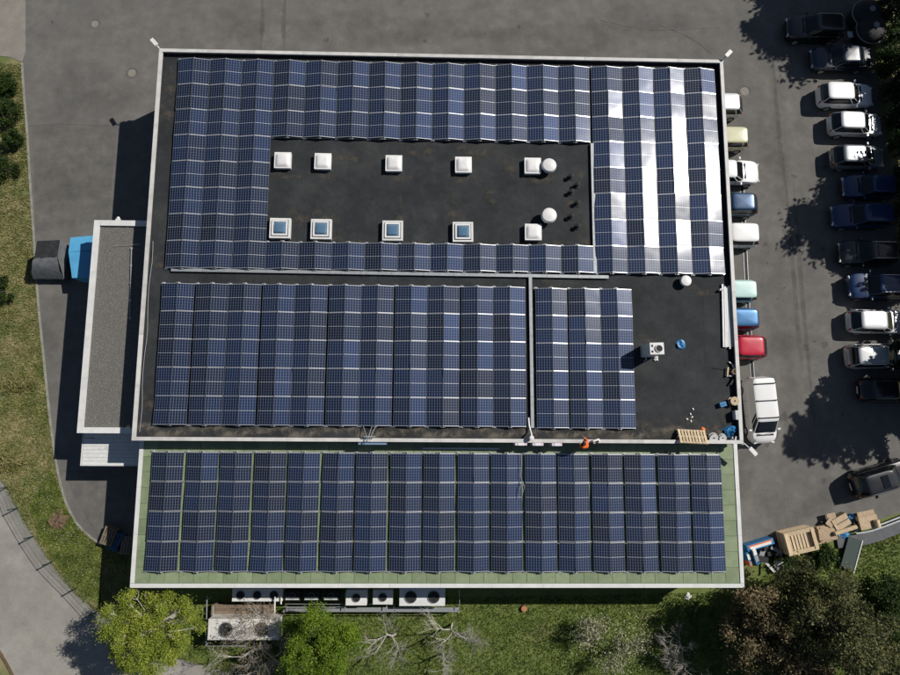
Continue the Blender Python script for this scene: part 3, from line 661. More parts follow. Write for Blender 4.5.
t = thing('tool_heap', 'jumble of tools and metal offcuts at the east parapet below the profile bundle', 'tools', (*at(732, 371, DKT + .1), DKT))
rg = random.Random(4)
for k in range(9):
    a = rg.uniform(0, 3.1); L_ = rg.uniform(.15, .6); c = (rg.gauss(0, .2), rg.gauss(0, .35), .05 + .03 * k % .12); MB().box(c, (L_, rg.uniform(.03, .12), rg.uniform(.03, .08)), a).build('offcut', rg.choice(['white_metal', 'wood', 'dark_metal', 'galvanised']), t)
MB().lathe((.12, -.05, 0), [(.17, 0), (.17, .28), (.15, .28), (.14, .1)], 18).build('bucket', 'wood', t, smooth=True)
MB().tube([(-.2, .05, .03), (-.7, .12, .02), (-1.2, .2, .02)], .012, 5).build('cable', 'black_rubber', t)
t = thing('tool_heap', 'grey offcuts heaped in the roof corner beside the bright blue sack', 'tools', (*at(732.5, 439.5, DKT + .15), DKT))
for k in range(9): MB().box((rg.gauss(0, .22), rg.gauss(0, .1), .04 + .035 * k % .2), (rg.uniform(.1, .4), rg.uniform(.04, .12), .06), rg.uniform(0, 3)).build('offcut', rg.choice(['galvanised', 'white_metal', 'dark_metal', 'black_rubber']), t)
for k, (u, v) in enumerate(((690.5, 414), (693, 409), (687, 419), (691, 421), (692, 417))):
    x, y = at(u, v, DKT); tag(MB().box((0, 0, .02), (.13, .07, .04), RNG.uniform(0, 3)).build('offcut', 'white_plastic', loc=(x, y, DKT), bevel=.006), 'small white offcut on the black roof above the leaning pallet', 'offcut', 'white offcuts scattered on the roof')
# items along the step between the two roofs
t = thing('white_conduit', 'thick white conduit dropping over the south parapet from the cable tray', 'conduit', (*at(529, 430, DK), DKT))
MB().tube([(-.05, .75, .12), (-.02, .3, .14), (.05, -.05, .2), (.06, -.22, .5), (.06, -.42, .62), (.06, -.52, .5)], .055, 10).build('pipe', 'white_plastic', t, smooth=True)
MB().lathe((.06, -.46, .5), [(.14, 0), (.14, .16), (.1, .18)], 12).build('collar', 'white_plastic', t)
for k, (dx, dy) in enumerate(((.5, .1), (-.3, .3), (.9, .5))):
    pts = [(dx * .4 + .3 * math.cos(a) * (.7 + .2 * k), dy + .38 * math.sin(a), .03) for a in [q * .5 - 1 for q in range(8)]]; MB().tube(pts, .012, 5).build('cable', 'grey_metal', t)
for u, v, w, lb in ((521, 443.8, .75, 'pink wrapped pack with a white end hanging beside the white conduit'), (538, 444, .68, 'pink wrapped pack just right of the white conduit'), (557, 444.3, .64, 'pink wrapped pack between the white conduit and the orange worker')):
    x, y = at(u, v, LH + 1.08); t = thing('wrapped_pack', lb, 'pack', (x, y, LH), 0); MB().box((0, 0, .54), (w, .22, 1.08)).build('pack', 'pink_wrap', t, bevel=.04); MB().box((0, 0, 1.09), (w * .5, .2, .02)).build('band', 'white_plastic', t)
x, y = at(372.5, 443.3, LH + .98); t = thing('plank', 'blue-grey plank standing on edge against the step below the parapet', 'plank', (x, y, LH)); MB().box((0, 0, .49), (1.72, .12, .98)).build('board', 'steel_plank' if 'steel_plank' in MATS else 'galvanised', t, bevel=.01); MB().box((0, 0, .99), (1.72, .16, .03)).build('edge', 'steel_blue_board' if 'steel_blue_board' in MATS else mat('steel_blue_board', (.16, .24, .38), .6).name, t)
x, y = at(461, 448.5, LH + .12); t = thing('aluminium_rail', 'long pale aluminium rail lying in the gutter above the green-roof array', 'rail', (x, y, LH)); MB().box((0, 0, .1), (4.8, .1, .09)).build('rail', 'aluminium', t)
for k in (-1, 1): MB().box((k * 1.8, 0, .028), (.1, .2, .055)).build('block', 'wood', t)
t = thing('ladder_head', 'bundle of pale poles leaning over the south parapet', 'poles', (*at(369, 433, DK), DKT))
for k, (dx, a) in enumerate(((-.1, .3), (.05, -.2), (.2, -.35))): MB().tube([(dx - a, .55 + .1 * k, .05), (dx, -.15, .5 + .03 * k), (dx + a * .25, -.5, .62)], .02, 6).build('pole', 'galvanised', t)
MB().box((.1, -.2, .56), (.7, .06, .05)).build('rung', 'galvanised', t)
# black cable over the array near the conduit
t = thing('loose_cable', 'loose grey cable hanging across the green-roof modules', 'cable', (*at(521, 455, LH + .35), LH + .35))
MB().tube([(0, .1, .04), (.03, -.6, .02), (-.05, -1.2, .03), (.05, -1.6, .02), (-.1, -2.1, .03), (-.15, -2.6, .02)], .022, 6).build('cable', 'grey_metal', t); MB().tube([(.05, -1.6, .03), (.2, -1.9, .02), (.05, -2.4, .03)], .016, 5).build('loop', 'grey_metal', t)

# floodlights on the roof corners
def floodlight(u, v, zb, corner, label):
    x, y = at(u, v, zb + .25); t = thing('floodlight', label, 'floodlight', (corner[0], corner[1], zb)); dx, dy = x - corner[0], y - corner[1]; a = math.atan2(dy, dx); d = math.hypot(dx, dy)
    MB().tube([(0, 0, -.25), (0, 0, .12), (dx * .6, dy * .6, .22)], .035, 8).build('arm', 'white_metal', t, smooth=True)
    hd = MB(); M_ = Matrix.Translation((dx, dy, .24)) @ Matrix.Rotation(a, 4, 'Z') @ Matrix.Rotation(.12, 4, 'Y'); hd.box(None, (.62, .26, .1), M=M_); h = hd.build('head', 'white_metal', t, bevel=.03)
    MB().box(None, (.5, .2, .02), M=M_ @ Matrix.Translation((0, 0, -.06))).build('lens', 'headlight', h); MB().box((0, 0, -.2), (.16, .16, .24)).build('bracket', 'galvanised', t)
floodlight(154, 42, H, (X0 + .02, Y1 - .02), 'white floodlight on the roof corner near the ringed manhole cover')
floodlight(728.5, 53.5, H, (X1 - .02, Y1 - .02), 'white floodlight on the roof corner beside the glaring solar array')
floodlight(753, 451.5, H, (X1 - .02, Y0 + .02), 'white floodlight on the roof corner beside the white van')
x, y = at(117.5, 218, AH - .2); t = thing('wall_lamp', 'small pale lamp fixed to the end of the gravel-roof annex', 'lamp', (x, AY1 + .12, AH - .3)); MB().box((0, -.02, 0), (.3, .2, .12)).build('body', 'white_metal', t, bevel=.02); MB().lathe((0, .12, -.05), [(.09, 0), (.1, .08), (.03, .12)], 12).build('lamp_shade', 'white_plastic', t)
x, y = at(145.5, 188, 4.); t = thing('wall_lamp', 'round white lamp on the west wall just above the gravel-roof annex', 'lamp', (X0 - .1, y, 3.9)); MB().lathe((0, 0, 0), [(.05, -.14), (.14, -.08), (.16, 0), (.12, .1), (.03, .15)], 16).build('lamp_shade', 'white_plastic', t, smooth=True); MB().box((.1, 0, 0), (.2, .08, .08)).build('bracket', 'grey_metal', t)

# ------------------------------------------------------------------ worker standing in the gutter
def worker(u, v):
    x, y = at(u, v, LH + 1.25)
    J = dict(pel=(.06, 0, .93), sp=(-.02, .03, 1.08), ch=(-.14, .07, 1.27), nk=(-.22, .12, 1.41), hd=(-.27, .16, 1.53), ls=(-.05, .27, 1.3), le=(-.08, .42, 1.14), lh=(-.2, .5, 1.17), rs=(-.28, -.1, 1.28), re=(-.44, -.05, 1.08), rh=(-.42, .16, 1.16),
             lk=(.12, .12, .5), la=(.16, .12, .1), lt=(.02, .16, .05), rk=(.02, -.12, .5), ra=(.1, -.14, .1), rt=(-.05, -.12, .05), lh2=(.08, .1, .88), rh2=(.05, -.1, .88))
    E_ = [('pel', 'sp'), ('sp', 'ch'), ('ch', 'nk'), ('nk', 'hd'), ('ch', 'ls'), ('ls', 'le'), ('le', 'lh'), ('ch', 'rs'), ('rs', 're'), ('re', 'rh'), ('pel', 'lh2'), ('lh2', 'lk'), ('lk', 'la'), ('la', 'lt'), ('pel', 'rh2'), ('rh2', 'rk'), ('rk', 'ra'), ('ra', 'rt')]
    R_ = dict(pel=.16, sp=.15, ch=.17, nk=.065, hd=.1, ls=.085, le=.058, lh=.04, rs=.085, re=.058, rh=.04, lk=.075, la=.05, lt=.045, rk=.075, ra=.05, rt=.045, lh2=.1, rh2=.1)
    ks = list(J); me = bpy.data.meshes.new('person'); me.from_pydata([J[k] for k in ks], [(ks.index(a), ks.index(b)) for a, b in E_], [])
    o = bpy.data.objects.new('person', me); COL.objects.link(o); md = o.modifiers.new('s', 'SKIN'); o.modifiers.new('d', 'SUBSURF').levels = 2
    for k, sv in zip(ks, me.skin_vertices[0].data): sv.radius = (R_[k], R_[k]); sv.use_root = (k == 'pel')
    dg = bpy.context.evaluated_depsgraph_get(); m2 = bpy.data.meshes.new_from_object(o.evaluated_get(dg)); o.modifiers.clear(); o.data = m2; bpy.data.meshes.remove(me); m2.name = 'person'
    mat('hi_vis', (.85, .17, .02), .8, col2=(.75, .13, .02), scale=8); mat('trousers', (.025, .027, .035), .9); mat('skin', (.45, .27, .19), .6); mat('helmet', (.75, .74, .7), .35)
    for n_ in ('hi_vis', 'trousers', 'skin'): m2.materials.append(MATS[n_])
    for p in m2.polygons:
        c = p.center; p.use_smooth = True
        if c.z > 1.42 or min((c - Vector(J['lh'])).length, (c - Vector(J['rh'])).length) < .075: p.material_index = 2
        elif c.z < .93: p.material_index = 1
    o.location = (x + .15, y - .05, LH)
    for s in (1, -1):  # fingers
        hx, hy, hz = J['lh' if s > 0 else 'rh']
        for k in range(4): MB().tube([(hx, hy + (k - 1.5) * .018, hz), (hx - .05, hy + (k - 1.5) * .022, hz - .04), (hx - .06, hy + (k - 1.5) * .022, hz - .09 + abs(k - 1.5) * .01)], [.011, .009, .007], 6).build('finger', 'skin', o, smooth=True)
        MB().tube([(hx + .01, hy - s * .03, hz), (hx - .02, hy - s * .06, hz - .03), (hx - .04, hy - s * .06, hz - .06)], [.012, .011, .008], 6).build('thumb', 'skin', o, smooth=True)
    mat('hair', (.02, .014, .01), .7); hx_, hy_, hz_ = J['hd']
    hm = MB().lathe((hx_ + .01, hy_ - .02, hz_ - .02), [(.1, -.02), (.116, .02), (.112, .07), (.08, .115), (.03, .135)], 18).build('hair', 'hair', o, smooth=True)
    for s_ in (-1, 1):
        MB().lathe((hx_ - .085 - .02 * s_, hy_ + .07 + .035 * s_, hz_), [(.008, -.008), (.012, 0), (.004, .008)], 8).build('eye', 'dark_metal', o)
        MB().tube([(hx_ + .07 * s_, hy_ + .07 * s_, hz_ - .03), (hx_ + .085 * s_, hy_ + .085 * s_, hz_ + .02)], [.016, .02], 6).build('ear', 'skin', o, smooth=True)
    MB().tube([(hx_ - .08, hy_ + .08, hz_ + .0), (hx_ - .1, hy_ + .1, hz_ - .03)], [.012, .017], 6).build('nose', 'skin', o); MB().box((hx_ - .085, hy_ + .085, hz_ - .065), (.03, .05, .012), .8).build('mouth', 'skin', o)
    tag(o, 'person in an orange high-visibility jacket and dark trousers leaning over the south parapet', 'person')
worker(585, 445)
x, y = at(595.5, 437.5, H); t = thing('tool_bag', 'open white and black bag resting on the south parapet beside the orange worker', 'bag', (x, Y0 + .12, H), .3); MB().box((0, 0, .12), (.42, .24, .24)).build('body', 'white_plastic', t, bevel=.05); MB().box((.02, -.05, .25), (.2, .12, .04)).build('opening', 'dark_metal', t)
MB().tube([(-.15, 0, .2), (-.1, 0, .36), (.1, 0, .36), (.15, 0, .2)], .016, 6).build('handle', 'black_rubber', t)

# ------------------------------------------------------------------ vehicles
KIND = dict(  # belt, hood front z, H, cabin base rear/front, roof rear/front (fractions of length from the rear), boot z
    hatch=dict(belt=.93, hood=.72, H=1.47, b0=.01, b1=.74, r0=.13, r1=.55, boot=.93, w=1.72),
    sedan=dict(belt=.92, hood=.72, H=1.43, b0=.1, b1=.72, r0=.26, r1=.54, boot=.95, w=1.76),
    wagon=dict(belt=.95, hood=.74, H=1.5, b0=.01, b1=.72, r0=.09, r1=.54, boot=.95, w=1.78),
    suv=dict(belt=1.05, hood=.88, H=1.68, b0=.01, b1=.73, r0=.1, r1=.56, boot=1.05, w=1.84),
    mini=dict(belt=.95, hood=.76, H=1.5, b0=.01, b1=.8, r0=.1, r1=.6, boot=.95, w=1.62),
    van=dict(belt=1.12, hood=.92, H=1.86, b0=.005, b1=.86, r0=.035, r1=.66, boot=1.12, w=1.8))
def vehicle(name, label, cat, kind, paint, x, y, rz, L, group=None, rails=False, bars=0, sunroof=False, W_=None):
    k = KIND[kind]; t = thing(name, label, cat, (x, y, 0), rz, group); hw = (W_ or k['w']) / 2; P = 'paint_' + paint
    X = lambda f: (f - .5) * L
    def top(f):
        if f <= k['b0'] + .02: z = k['boot']
        elif f < k['b1']: z = k['belt'] + .02
        else:
            q = (f - k['b1']) / (1 - k['b1']); z = k['belt'] + (k['hood'] - k['belt']) * q ** 1.6
        e = min(f, 1 - f); 
        if e < .03: z -= (.03 - e) / .03 * .14
        return z
    fs_ = [0, .008, .03, .07, .12, .2, .3, .4, .5, .6, .7, .78, .85, .91, .95, .98, .994, 1.]
    mb = MB(); ring_ = []
    for f in fs_:
        e = min(f, 1 - f); w = hw * (1 - .36 * max(0, 1 - e / .15) ** 2.4); zt_ = top(f); zb = .2 + .16 * max(0, 1 - e / .05)
        half = [(w * .93, zb), (w, .42), (w * .995, .64), (w * .965, zt_ - .1), (w * .9, zt_ - .025), (w * .72, zt_ + .005), (w * .35, zt_ + .025)]
        pts = half + [(0, zt_ + .03)] + [(-a, b) for a, b in half[::-1]]; ring_.append([(X(f), a, b) for a, b in pts])
    n = len(ring_[0]); vs = [p for r in ring_ for p in r]; fc = []
    for i in range(len(ring_) - 1):
        for j in range(n - 1): fc.append((i * n + j, i * n + j + 1, (i + 1) * n + j + 1, (i + 1) * n + j))
        fc.append((i * n + n - 1, i * n, (i + 1) * n, (i + 1) * n + n - 1))
    fc += [tuple(range(n)), tuple(range((len(ring_) - 1) * n, len(ring_) * n))[::-1]]
    mb.add(vs, fc); b_ = mb.build('body', P, t, smooth=True)
    xb0, xb1, xr0, xr1 = X(k['b0']), X(k['b1']), X(k['r0']), X(k['r1']); wb, wr = hw * .9, hw * .72; zb, zr = k['belt'] - .02, k['H'] - .07
    if kind == 'van': wr = hw * .84
    NP = 44; ne = 9. if kind in ('van',) else 6.5
    def outl(t_, grow=0.):
        """plan outline of the glasshouse at height fraction t_ (0 belt, 1 roof edge)"""
        e = t_ ** 1.15; xa, xb, w = xb0 + (xr0 - xb0) * e - grow, xb1 + (xr1 - xb1) * t_ ** .95 + grow, wb + (wr - wb) * t_ ** 1.3 + grow; xc, a_ = (xa + xb) / 2, (xb - xa) / 2; z = zb + (zr - zb) * t_; o_ = []
        for i in range(NP):
            th = 2 * PI * (i + .5) / NP; c, s_ = math.cos(th), math.sin(th); o_.append(Vector((xc + a_ * math.copysign(abs(c) ** (2 / ne), c), w * math.copysign(abs(s_) ** (2 / ne), s_), z)))
        return o_
    lv = [0, .2, .4, .6, .8, .93]; R_ = [outl(q) for q in lv]
    def cls(i):
        th = 2 * PI * (i + 1) / NP; d = math.degrees(th) % 360
        if d < 40 or d > 320: return 'windscreen'
        if 140 < d < 220: return 'rear_window'
        return 'side_window'
    groups = {}
    for i in range(NP):
        c = cls(i); groups.setdefault((c, i < NP // 2 if c == 'side_window' else 0), []).append(i)
    top_ = outl(.93); sh = MB(); rings_ = [outl(.93, .012), outl(1., .004)]
    cx_ = (xr0 + xr1) / 2
    for f_, dz in ((.95, .022), (.82, .034), (.55, .043), (.28, .048)): rings_.append([Vector((cx_ + (p.x - cx_) * f_, p.y * f_, zr + dz)) for p in outl(1.)])
    vs = [p for r in rings_ for p in r] + [Vector((cx_, 0, zr + .05))]; fs2 = []
    for q in range(len(rings_) - 1): fs2 += [(q * NP + i, q * NP + (i + 1) % NP, (q + 1) * NP + (i + 1) % NP, (q + 1) * NP + i) for i in range(NP)]
    fs2 += [((len(rings_) - 1) * NP + i, (len(rings_) - 1) * NP + (i + 1) % NP, len(rings_) * NP) for i in range(NP)]
    r_ = MB().add(vs, fs2).build('roof', P, t, smooth=True)
    for (c, sd), ids in groups.items():
        # split the side glass in front and rear panes
        parts_ = [ids]
        if c == 'side_window':
            if kind == 'van': ids = [i for i in ids if R_[0][i].x > X(.56)]
            h_ = len(ids) // 2; parts_ = [ids[:h_], ids[h_:]] if kind != 'van' else [ids]
        for pi_ in parts_:
            m_ = MB()
            for i in pi_:
                for q in range(len(lv) - 1):
                    m_.add([R_[q][i], R_[q][(i + 1) % NP], R_[q + 1][(i + 1) % NP], R_[q + 1][i]], [(0, 1, 2, 3)])
            me_ = m_.mesh(c, 'car_glass'); bm_ = bmesh.new(); bm_.from_mesh(me_); bmesh.ops.remove_doubles(bm_, verts=bm_.verts[:], dist=1e-4); bm_.to_mesh(me_); bm_.free()
            for p in me_.polygons: p.use_smooth = True
            link(c, me_, t)
    marks = [i for i in range(NP) if cls(i) != cls((i + 1) % NP)] + [NP // 4, 3 * NP // 4]
    for i in marks: MB().tube([outl(q, .004)[(i + 1) % NP] for q in (0, .25, .5, .75, .95)], .028, 6).build('pillar', P, t, smooth=True)
    if kind == 'van':
        pm = MB(); Q = [outl(q, .01) for q in (0, .3, .6, .95)]
        for i in range(NP):
            if cls(i) == 'side_window' and Q[0][i].x <= X(.58) or cls(i) == 'rear_window':
                for q in range(3): pm.add([Q[q][i], Q[q][(i + 1) % NP], Q[q + 1][(i + 1) % NP], Q[q + 1][i]], [(0, 1, 2, 3)])
        pm.build('side_panel', P, t, smooth=True)
    if sunroof: MB().box(((xr0 + xr1) / 2 + .25, 0, zr + .075), (.5, wr * 1.3, .012)).build('sunroof', 'car_glass', r_)
    if rails:
        for s in (-1, 1): MB().tube([(xr0 + .05, s * wr * .9, zr + .03), (xr0 + .15, s * wr * .9, zr + .11), (xr1 - .15, s * wr * .92, zr + .11), (xr1, s * wr * .92, zr + .03)], .022, 6).build('roof_rail', 'chrome', t)
    for q in range(bars):
        xx = xr0 + .35 + q * (xr1 - xr0 - .55) / max(1, bars - 1); MB().box((xx, 0, zr + .13), (.05, wr * 1.9, .03)).box((xx, wr * .88, zr + .08), (.08, .06, .09)).box((xx, -wr * .88, zr + .08), (.08, .06, .09)).build('roof_bar', 'dark_metal', t)
    for s in (-1, 1):
        for f in (.19, .81):
            M_ = Matrix.Translation((X(f), s * (hw - .2), .31)) @ Matrix.Rotation(-s * math.pi / 2, 4, 'X')
            w_ = MB().cyl(None, .31, .215, 22, M=M_).build('wheel', 'black_rubber', t, smooth=True); MB().cyl(None, .2, .222, 14, M=M_).build('rim', 'galvanised', w_)
        MB().box((X(.985), s * hw * .62, top(.96) - .16), (.1, hw * .36, .13), s * -.35).build('headlight', 'headlight', t, bevel=.02)
        MB().box((X(.012), s * hw * .66, k['belt'] - .18), (.07, hw * .2, .2), s * .3).build('tail_light', 'tail_light', t, bevel=.015)
        MB().box((X(k['b1']) - .3, s * (hw + .09), k['belt'] + .02), (.12, .2, .13), s * .15).build('wing_mirror', P, t, bevel=.03)
    MB().box((X(.003), 0, .5), (.03, .5, .11)).build('number_plate', 'white_plastic', t); MB().box((X(.997), 0, .42), (.04, hw * 1.1, .16)).build('grille', 'dark_metal', t, bevel=.01)
    MB().box((X(k['b1']) + .05, 0, top(k['b1'] + .01) + .02), (.12, hw * 1.3, .03)).build('cowl', 'dark_metal', t)
    for s in (-1, 1): MB().box((0, s * hw * .985, .3), (L * .56, .06, .12)).build('sill', 'dark_metal', t)
    for f_ in (.36, .58): MB().box((X(f_), 0, .62), (.018, hw * 2.004, .5)).build('door_gap', 'dark_metal', t)
    MB().tube([(X(k['b1']) + .04, -.1, k['belt'] + .06), (X(k['b1']) - .12, .45, k['belt'] + .16)], .012, 4).build('wiper', 'dark_metal', t)
    return t
PI = math.pi; GR = 'cars parked in the row by the trees'
C_ = lambda *a, **k: vehicle('parked_car', *a, **k)
C_('black sport utility car in tree shade beside the rubbish containers', 'car', 'suv', 'black', 28.3, 29.3, PI, 4.25, GR)
C_('dark saloon car parked nose-out between the black car in shade and a white hatchback', 'car', 'sedan', 'navy', 30.15, 26.95, PI + .02, 4.4, GR)
C_('white hatchback parked next to the dark saloon', 'car', 'wagon', 'white', 30.3, 24.0, .0, 4.1, GR)
C_('white-roofed silver hatchback between the white hatchback and the grey compact', 'car', 'hatch', 'light_silver', 30.9, 21.75, -.02, 3.95, GR)
C_('grey compact car next to the white-roofed silver hatchback', 'car', 'hatch', 'grey', 30.85, 19.2, 0., 3.85, GR)
C_('dark blue hatchback in tree shade beside the grey compact', 'car', 'hatch', 'deep_blue', 31.6, 16.95, PI, 4.0, GR)
C_('long blue estate car in tree shade', 'car', 'wagon', 'deep_blue', 30.8, 14.75, PI + .02, 4.4, GR)
C_('black car with bright roof rails beside the long blue estate car', 'car', 'wagon', 'black', 31.0, 12.0, PI, 4.1, GR, rails=True, sunroof=True)
C_('dark blue car with roof rails beside a silver hatchback', 'car', 'suv', 'deep_blue', 31.4, 9.55, PI, 4.0, GR, rails=True)
C_('silver hatchback with bright roof between the dark blue car and the silver estate', 'car', 'hatch', 'light_silver', 31.3, 7.0, -.01, 4.15, GR)
C_('silver estate car with branch shadows on its roof', 'car', 'wagon', 'silver', 31.2, 4.55, .03, 4.55, GR, rails=True)
C_('black car in conifer shade beside the silver estate', 'car', 'hatch', 'black', 31.7, 2.15, .0, 4.2, GR)
x, y = at(884, 478.5, .8); C_('black sport utility car with silver roof rails parked at an angle on its own', 'car', 'suv', 'black', x, y, .27, 4.5, None, rails=True, sunroof=True)
GB = 'cars parked against the building'
def side(label, kind, paint, xe, v, L, front=False, **k):
    y = at(745, v, .75)[1]; return C_(label, 'car', kind, paint, xe - L / 2, y, 0 if front else PI, L, GB, **k)
side('silver car parked against the building next to the round manhole cover', 'hatch', 'light_silver', 22.45, 106, 3.95)
side('cream boxy small car parked against the building', 'mini', 'cream', 22.75, 139, 3.7)
side('white car parked against the building with its bonnet towards the yard', 'sedan', 'white', 23.45, 172, 4.3, True)
side('dark blue rounded car between two white cars against the building', 'hatch', 'blue', 23.15, 204.5, 3.9)
side('white square-backed car against the building beside the dark blue rounded car', 'wagon', 'white', 23.15, 235, 4.2)
side('pale mint car parked against the building beside a blue car', 'mini', 'mint', 22.75, 291, 3.7)
side('bright blue small car between the mint car and the red car', 'mini', 'steel_blue', 22.75, 319, 3.7)
side('red car parked against the building', 'hatch', 'red', 23.2, 347, 4.0)
vehicle('panel_van', 'white panel van with three dark roof bars parked along the building', 'van', 'van', 'white', 22.45, .72, -PI / 2 + .06, 4.55, None, bars=3)

# ------------------------------------------------------------------ west side: covered trailer, blue bin, pallets, fence
z1, z2 = 1.75, .55
tp = [(*at(u, v, z1), z1) for u, v in ((37, 241), (60, 240), (57.5, 257), (34, 258.3))]; fr = [(*at(u, v, z2), z2) for u, v in ((33, 279), (64, 279))]
cx, cy = tp[0][0] + 1, tp[0][1] - 1.2
t = thing('covered_trailer', 'trailer covered by black and grey tarpaulin at the edge of the grass', 'trailer', (cx, cy, 0))
L2 = lambda p: (p[0] - cx, p[1] - cy, p[2])
q = [L2(p) for p in tp]; r = [L2(p) for p in fr]; lo = [(p[0], p[1], .5) for p in q]
nn = 6; vs = [tuple((Vector(q[0]) * (1 - i / nn) + Vector(q[1]) * i / nn) * (1 - j / nn) + (Vector(q[3]) * (1 - i / nn) + Vector(q[2]) * i / nn) * j / nn + Vector((0, 0, .05 * math.sin(i * 1.9 + j) * (0 < i < nn) * (0 < j < nn)))) for j in range(nn + 1) for i in range(nn + 1)]
MB().add(vs, [(j * (nn + 1) + i, j * (nn + 1) + i + 1, (j + 1) * (nn + 1) + i + 1, (j + 1) * (nn + 1) + i) for j in range(nn) for i in range(nn)]).build('black_cover', 'black_tarp', t, smooth=True)
vs = []
for j in range(nn + 1):
    for i in range(nn + 1):
        a = Vector(q[3]) * (1 - i / nn) + Vector(q[2]) * i / nn; b = Vector(r[0]) * (1 - i / nn) + Vector(r[1]) * i / nn; p = a.lerp(b, j / nn); p.z += .22 * math.sin(math.pi * j / nn) + .05 * math.sin(i * 2.3 + j * 1.7); vs.append(p)
MB().add(vs, [(j * (nn + 1) + i, j * (nn + 1) + i + 1, (j + 1) * (nn + 1) + i + 1, (j + 1) * (nn + 1) + i) for j in range(nn) for i in range(nn)]).build('grey_cover', 'grey_tarp', t, smooth=True)
MB().add([q[1], q[2], r[1], lo[1], q[0], q[3], r[0], lo[0]], [(0, 1, 2, 3), (4, 7, 6, 5), (0, 3, 7, 4)]).build('side_cover', 'grey_tarp', t)
mx, my = sum(p[0] for p in q) / 4, (q[0][1] + r[0][1]) / 2; MB().box((mx, my, .42), (1.7, 2.4, .16)).build('frame', 'dark_metal', t)
for s in (-1, 1): MB().cyl(None, .3, .2, 18, M=Matrix.Translation((mx + s * .75 - .1, my, .3)) @ Matrix.Rotation(PI / 2, 4, 'Y')).build('wheel', 'black_rubber', t, smooth=True)
zb = 1.55; bw = [at(u, v, zb) for u, v in ((70.5, 237.5), (100, 235), (100, 277), (72, 278))]; cx, cy = bw[0][0] + 1, bw[0][1] - 1.3
t = thing('tarp_box', 'bright blue tarpaulin-covered box standing against the gravel-roof annex', 'box', (cx, cy, 0))
a, b, c, d = [Vector((p[0] - cx, p[1] - cy, zb)) for p in bw]; ml, mr = a.lerp(d, .37) + Vector((-.12, 0, .1)), b.lerp(c, .37) + Vector((0, 0, .12))
MB().add([a, b, mr + Vector((0, .02, 0)), ml + Vector((0, .02, 0))], [(3, 2, 1, 0)]).add([ml, mr, c, d, d.lerp(c, .25) + Vector((-.2, 1.5, .1))], [(4, 1, 0), (4, 2, 1), (4, 3, 2), (4, 0, 3)]).build('tarpaulin', 'blue_tarp', t)
mb = MB(); base = [Vector((p.x, p.y, .02)) for p in (a, b, c, d)]; mb.add([a, ml, d, c, b] + [Vector((p.x, p.y, .02)) for p in (a, ml, d, c, b)], [(0, 1, 6, 5), (1, 2, 7, 6), (2, 3, 8, 7), (3, 4, 9, 8), (4, 0, 5, 9)]).build('side', 'blue_tarp', t)
def pallet_stack(u, v, rz, n, m, label, ln=1.15, wd=.85):
    x, y = at(u, v, .15 * n); t = thing('pallet_stack', label, 'pallets', (x, y, 0), rz)
    for k in range(n): pallet_parts(t, ln, wd, 5, m, .152 * k)
pallet_stack(108, 536.5, -.3, 4, 'old_wood', 'stack of weathered wooden pallets at the kerb end'); pallet_stack(115.5, 542, -.28, 3, 'blue_wood', 'stack of blue pallets between two weathered pallet stacks'); pallet_stack(124.5, 545.5, -.12, 3, 'old_wood', 'stack of brown pallets beside the green-roof hall wall')
fence_w = smooth_line([at(u, v) for u, v in ((-25, 450), (8, 487), (18, 508), (34, 536), (52, 562), (77, 588), (98, 611))], 4)
fx, fy = fence_w[8]
t = thing('mesh_fence', 'dark green wire-mesh fence curving along the pale road', 'fence', (fx, fy, 0)); lw = [(x - fx, y - fy) for x, y in fence_w]
for i in range(0, len(lw), 4): MB().box((lw[i][0], lw[i][1], .5), (.06, .06, 1.0)).box((lw[i][0], lw[i][1], 1.01), (.08, .08, .03)).build('post', 'fence_green' if 'fence_green' in MATS else mat('fence_green', (.02, .045, .035), .5).name, t)
for zz in (.08, .32, .56, .78, .98): MB().tube([(x, y, zz) for x, y in lw], .006 if zz < .9 else .018, 4).build('wire', 'fence_green', t)
mb = MB()
for i in range(len(lw) - 1):
    for k in range(8): q = k / 8; mb.box((lw[i][0] + (lw[i + 1][0] - lw[i][0]) * q, lw[i][1] + (lw[i + 1][1] - lw[i][1]) * q, .5), (.005, .005, .95))
tag(mb.build('wire_mesh', 'fence_green', t), kind='stuff')
lump('soil_mound', 'brown bare soil mound in the grass near the curving kerb', 'mound', 57, 521, -.02, .75, 'soil', .3, 21, 14)
# rubbish containers at the shaded corner
for u, v, lb in ((869, 12, 'dark domed rubbish container furthest into the shaded corner'), (873, 28, 'dark domed rubbish container next to the two grey boxes')):
    x, y = at(u, v, 1.2); t = thing('rubbish_container', lb, 'container', (x, y, 0), .1)
    MB().lathe((0, 0, 0), [(.95, 0), (1.1, .5), (1.12, 1.0), (1.0, 1.3), (.7, 1.5), (.2, 1.6)], 24).build('body', 'dark_metal', t, smooth=True); MB().lathe((0, 0, .95), [(1.13, 0), (1.16, .04), (1.13, .08)], 24).build('rim', 'grey_metal', t); MB().cyl((0, 0, 1.58), .22, .06, 16).build('lid', 'grey_metal', t)
for u, v in ((850.5, 34.5), (859.5, 33.5)):
    x, y = at(u, v, .5); t = thing('grey_box', 'small grey box in front of the domed rubbish containers', 'box', (x, y, 0), .05, 'grey boxes'); MB().box((0, 0, .25), (.42, .42, .5)).build('body', 'grey_metal', t, bevel=.02); MB().box((0, 0, .52), (.46, .46, .04)).build('lid', 'white_metal', t)

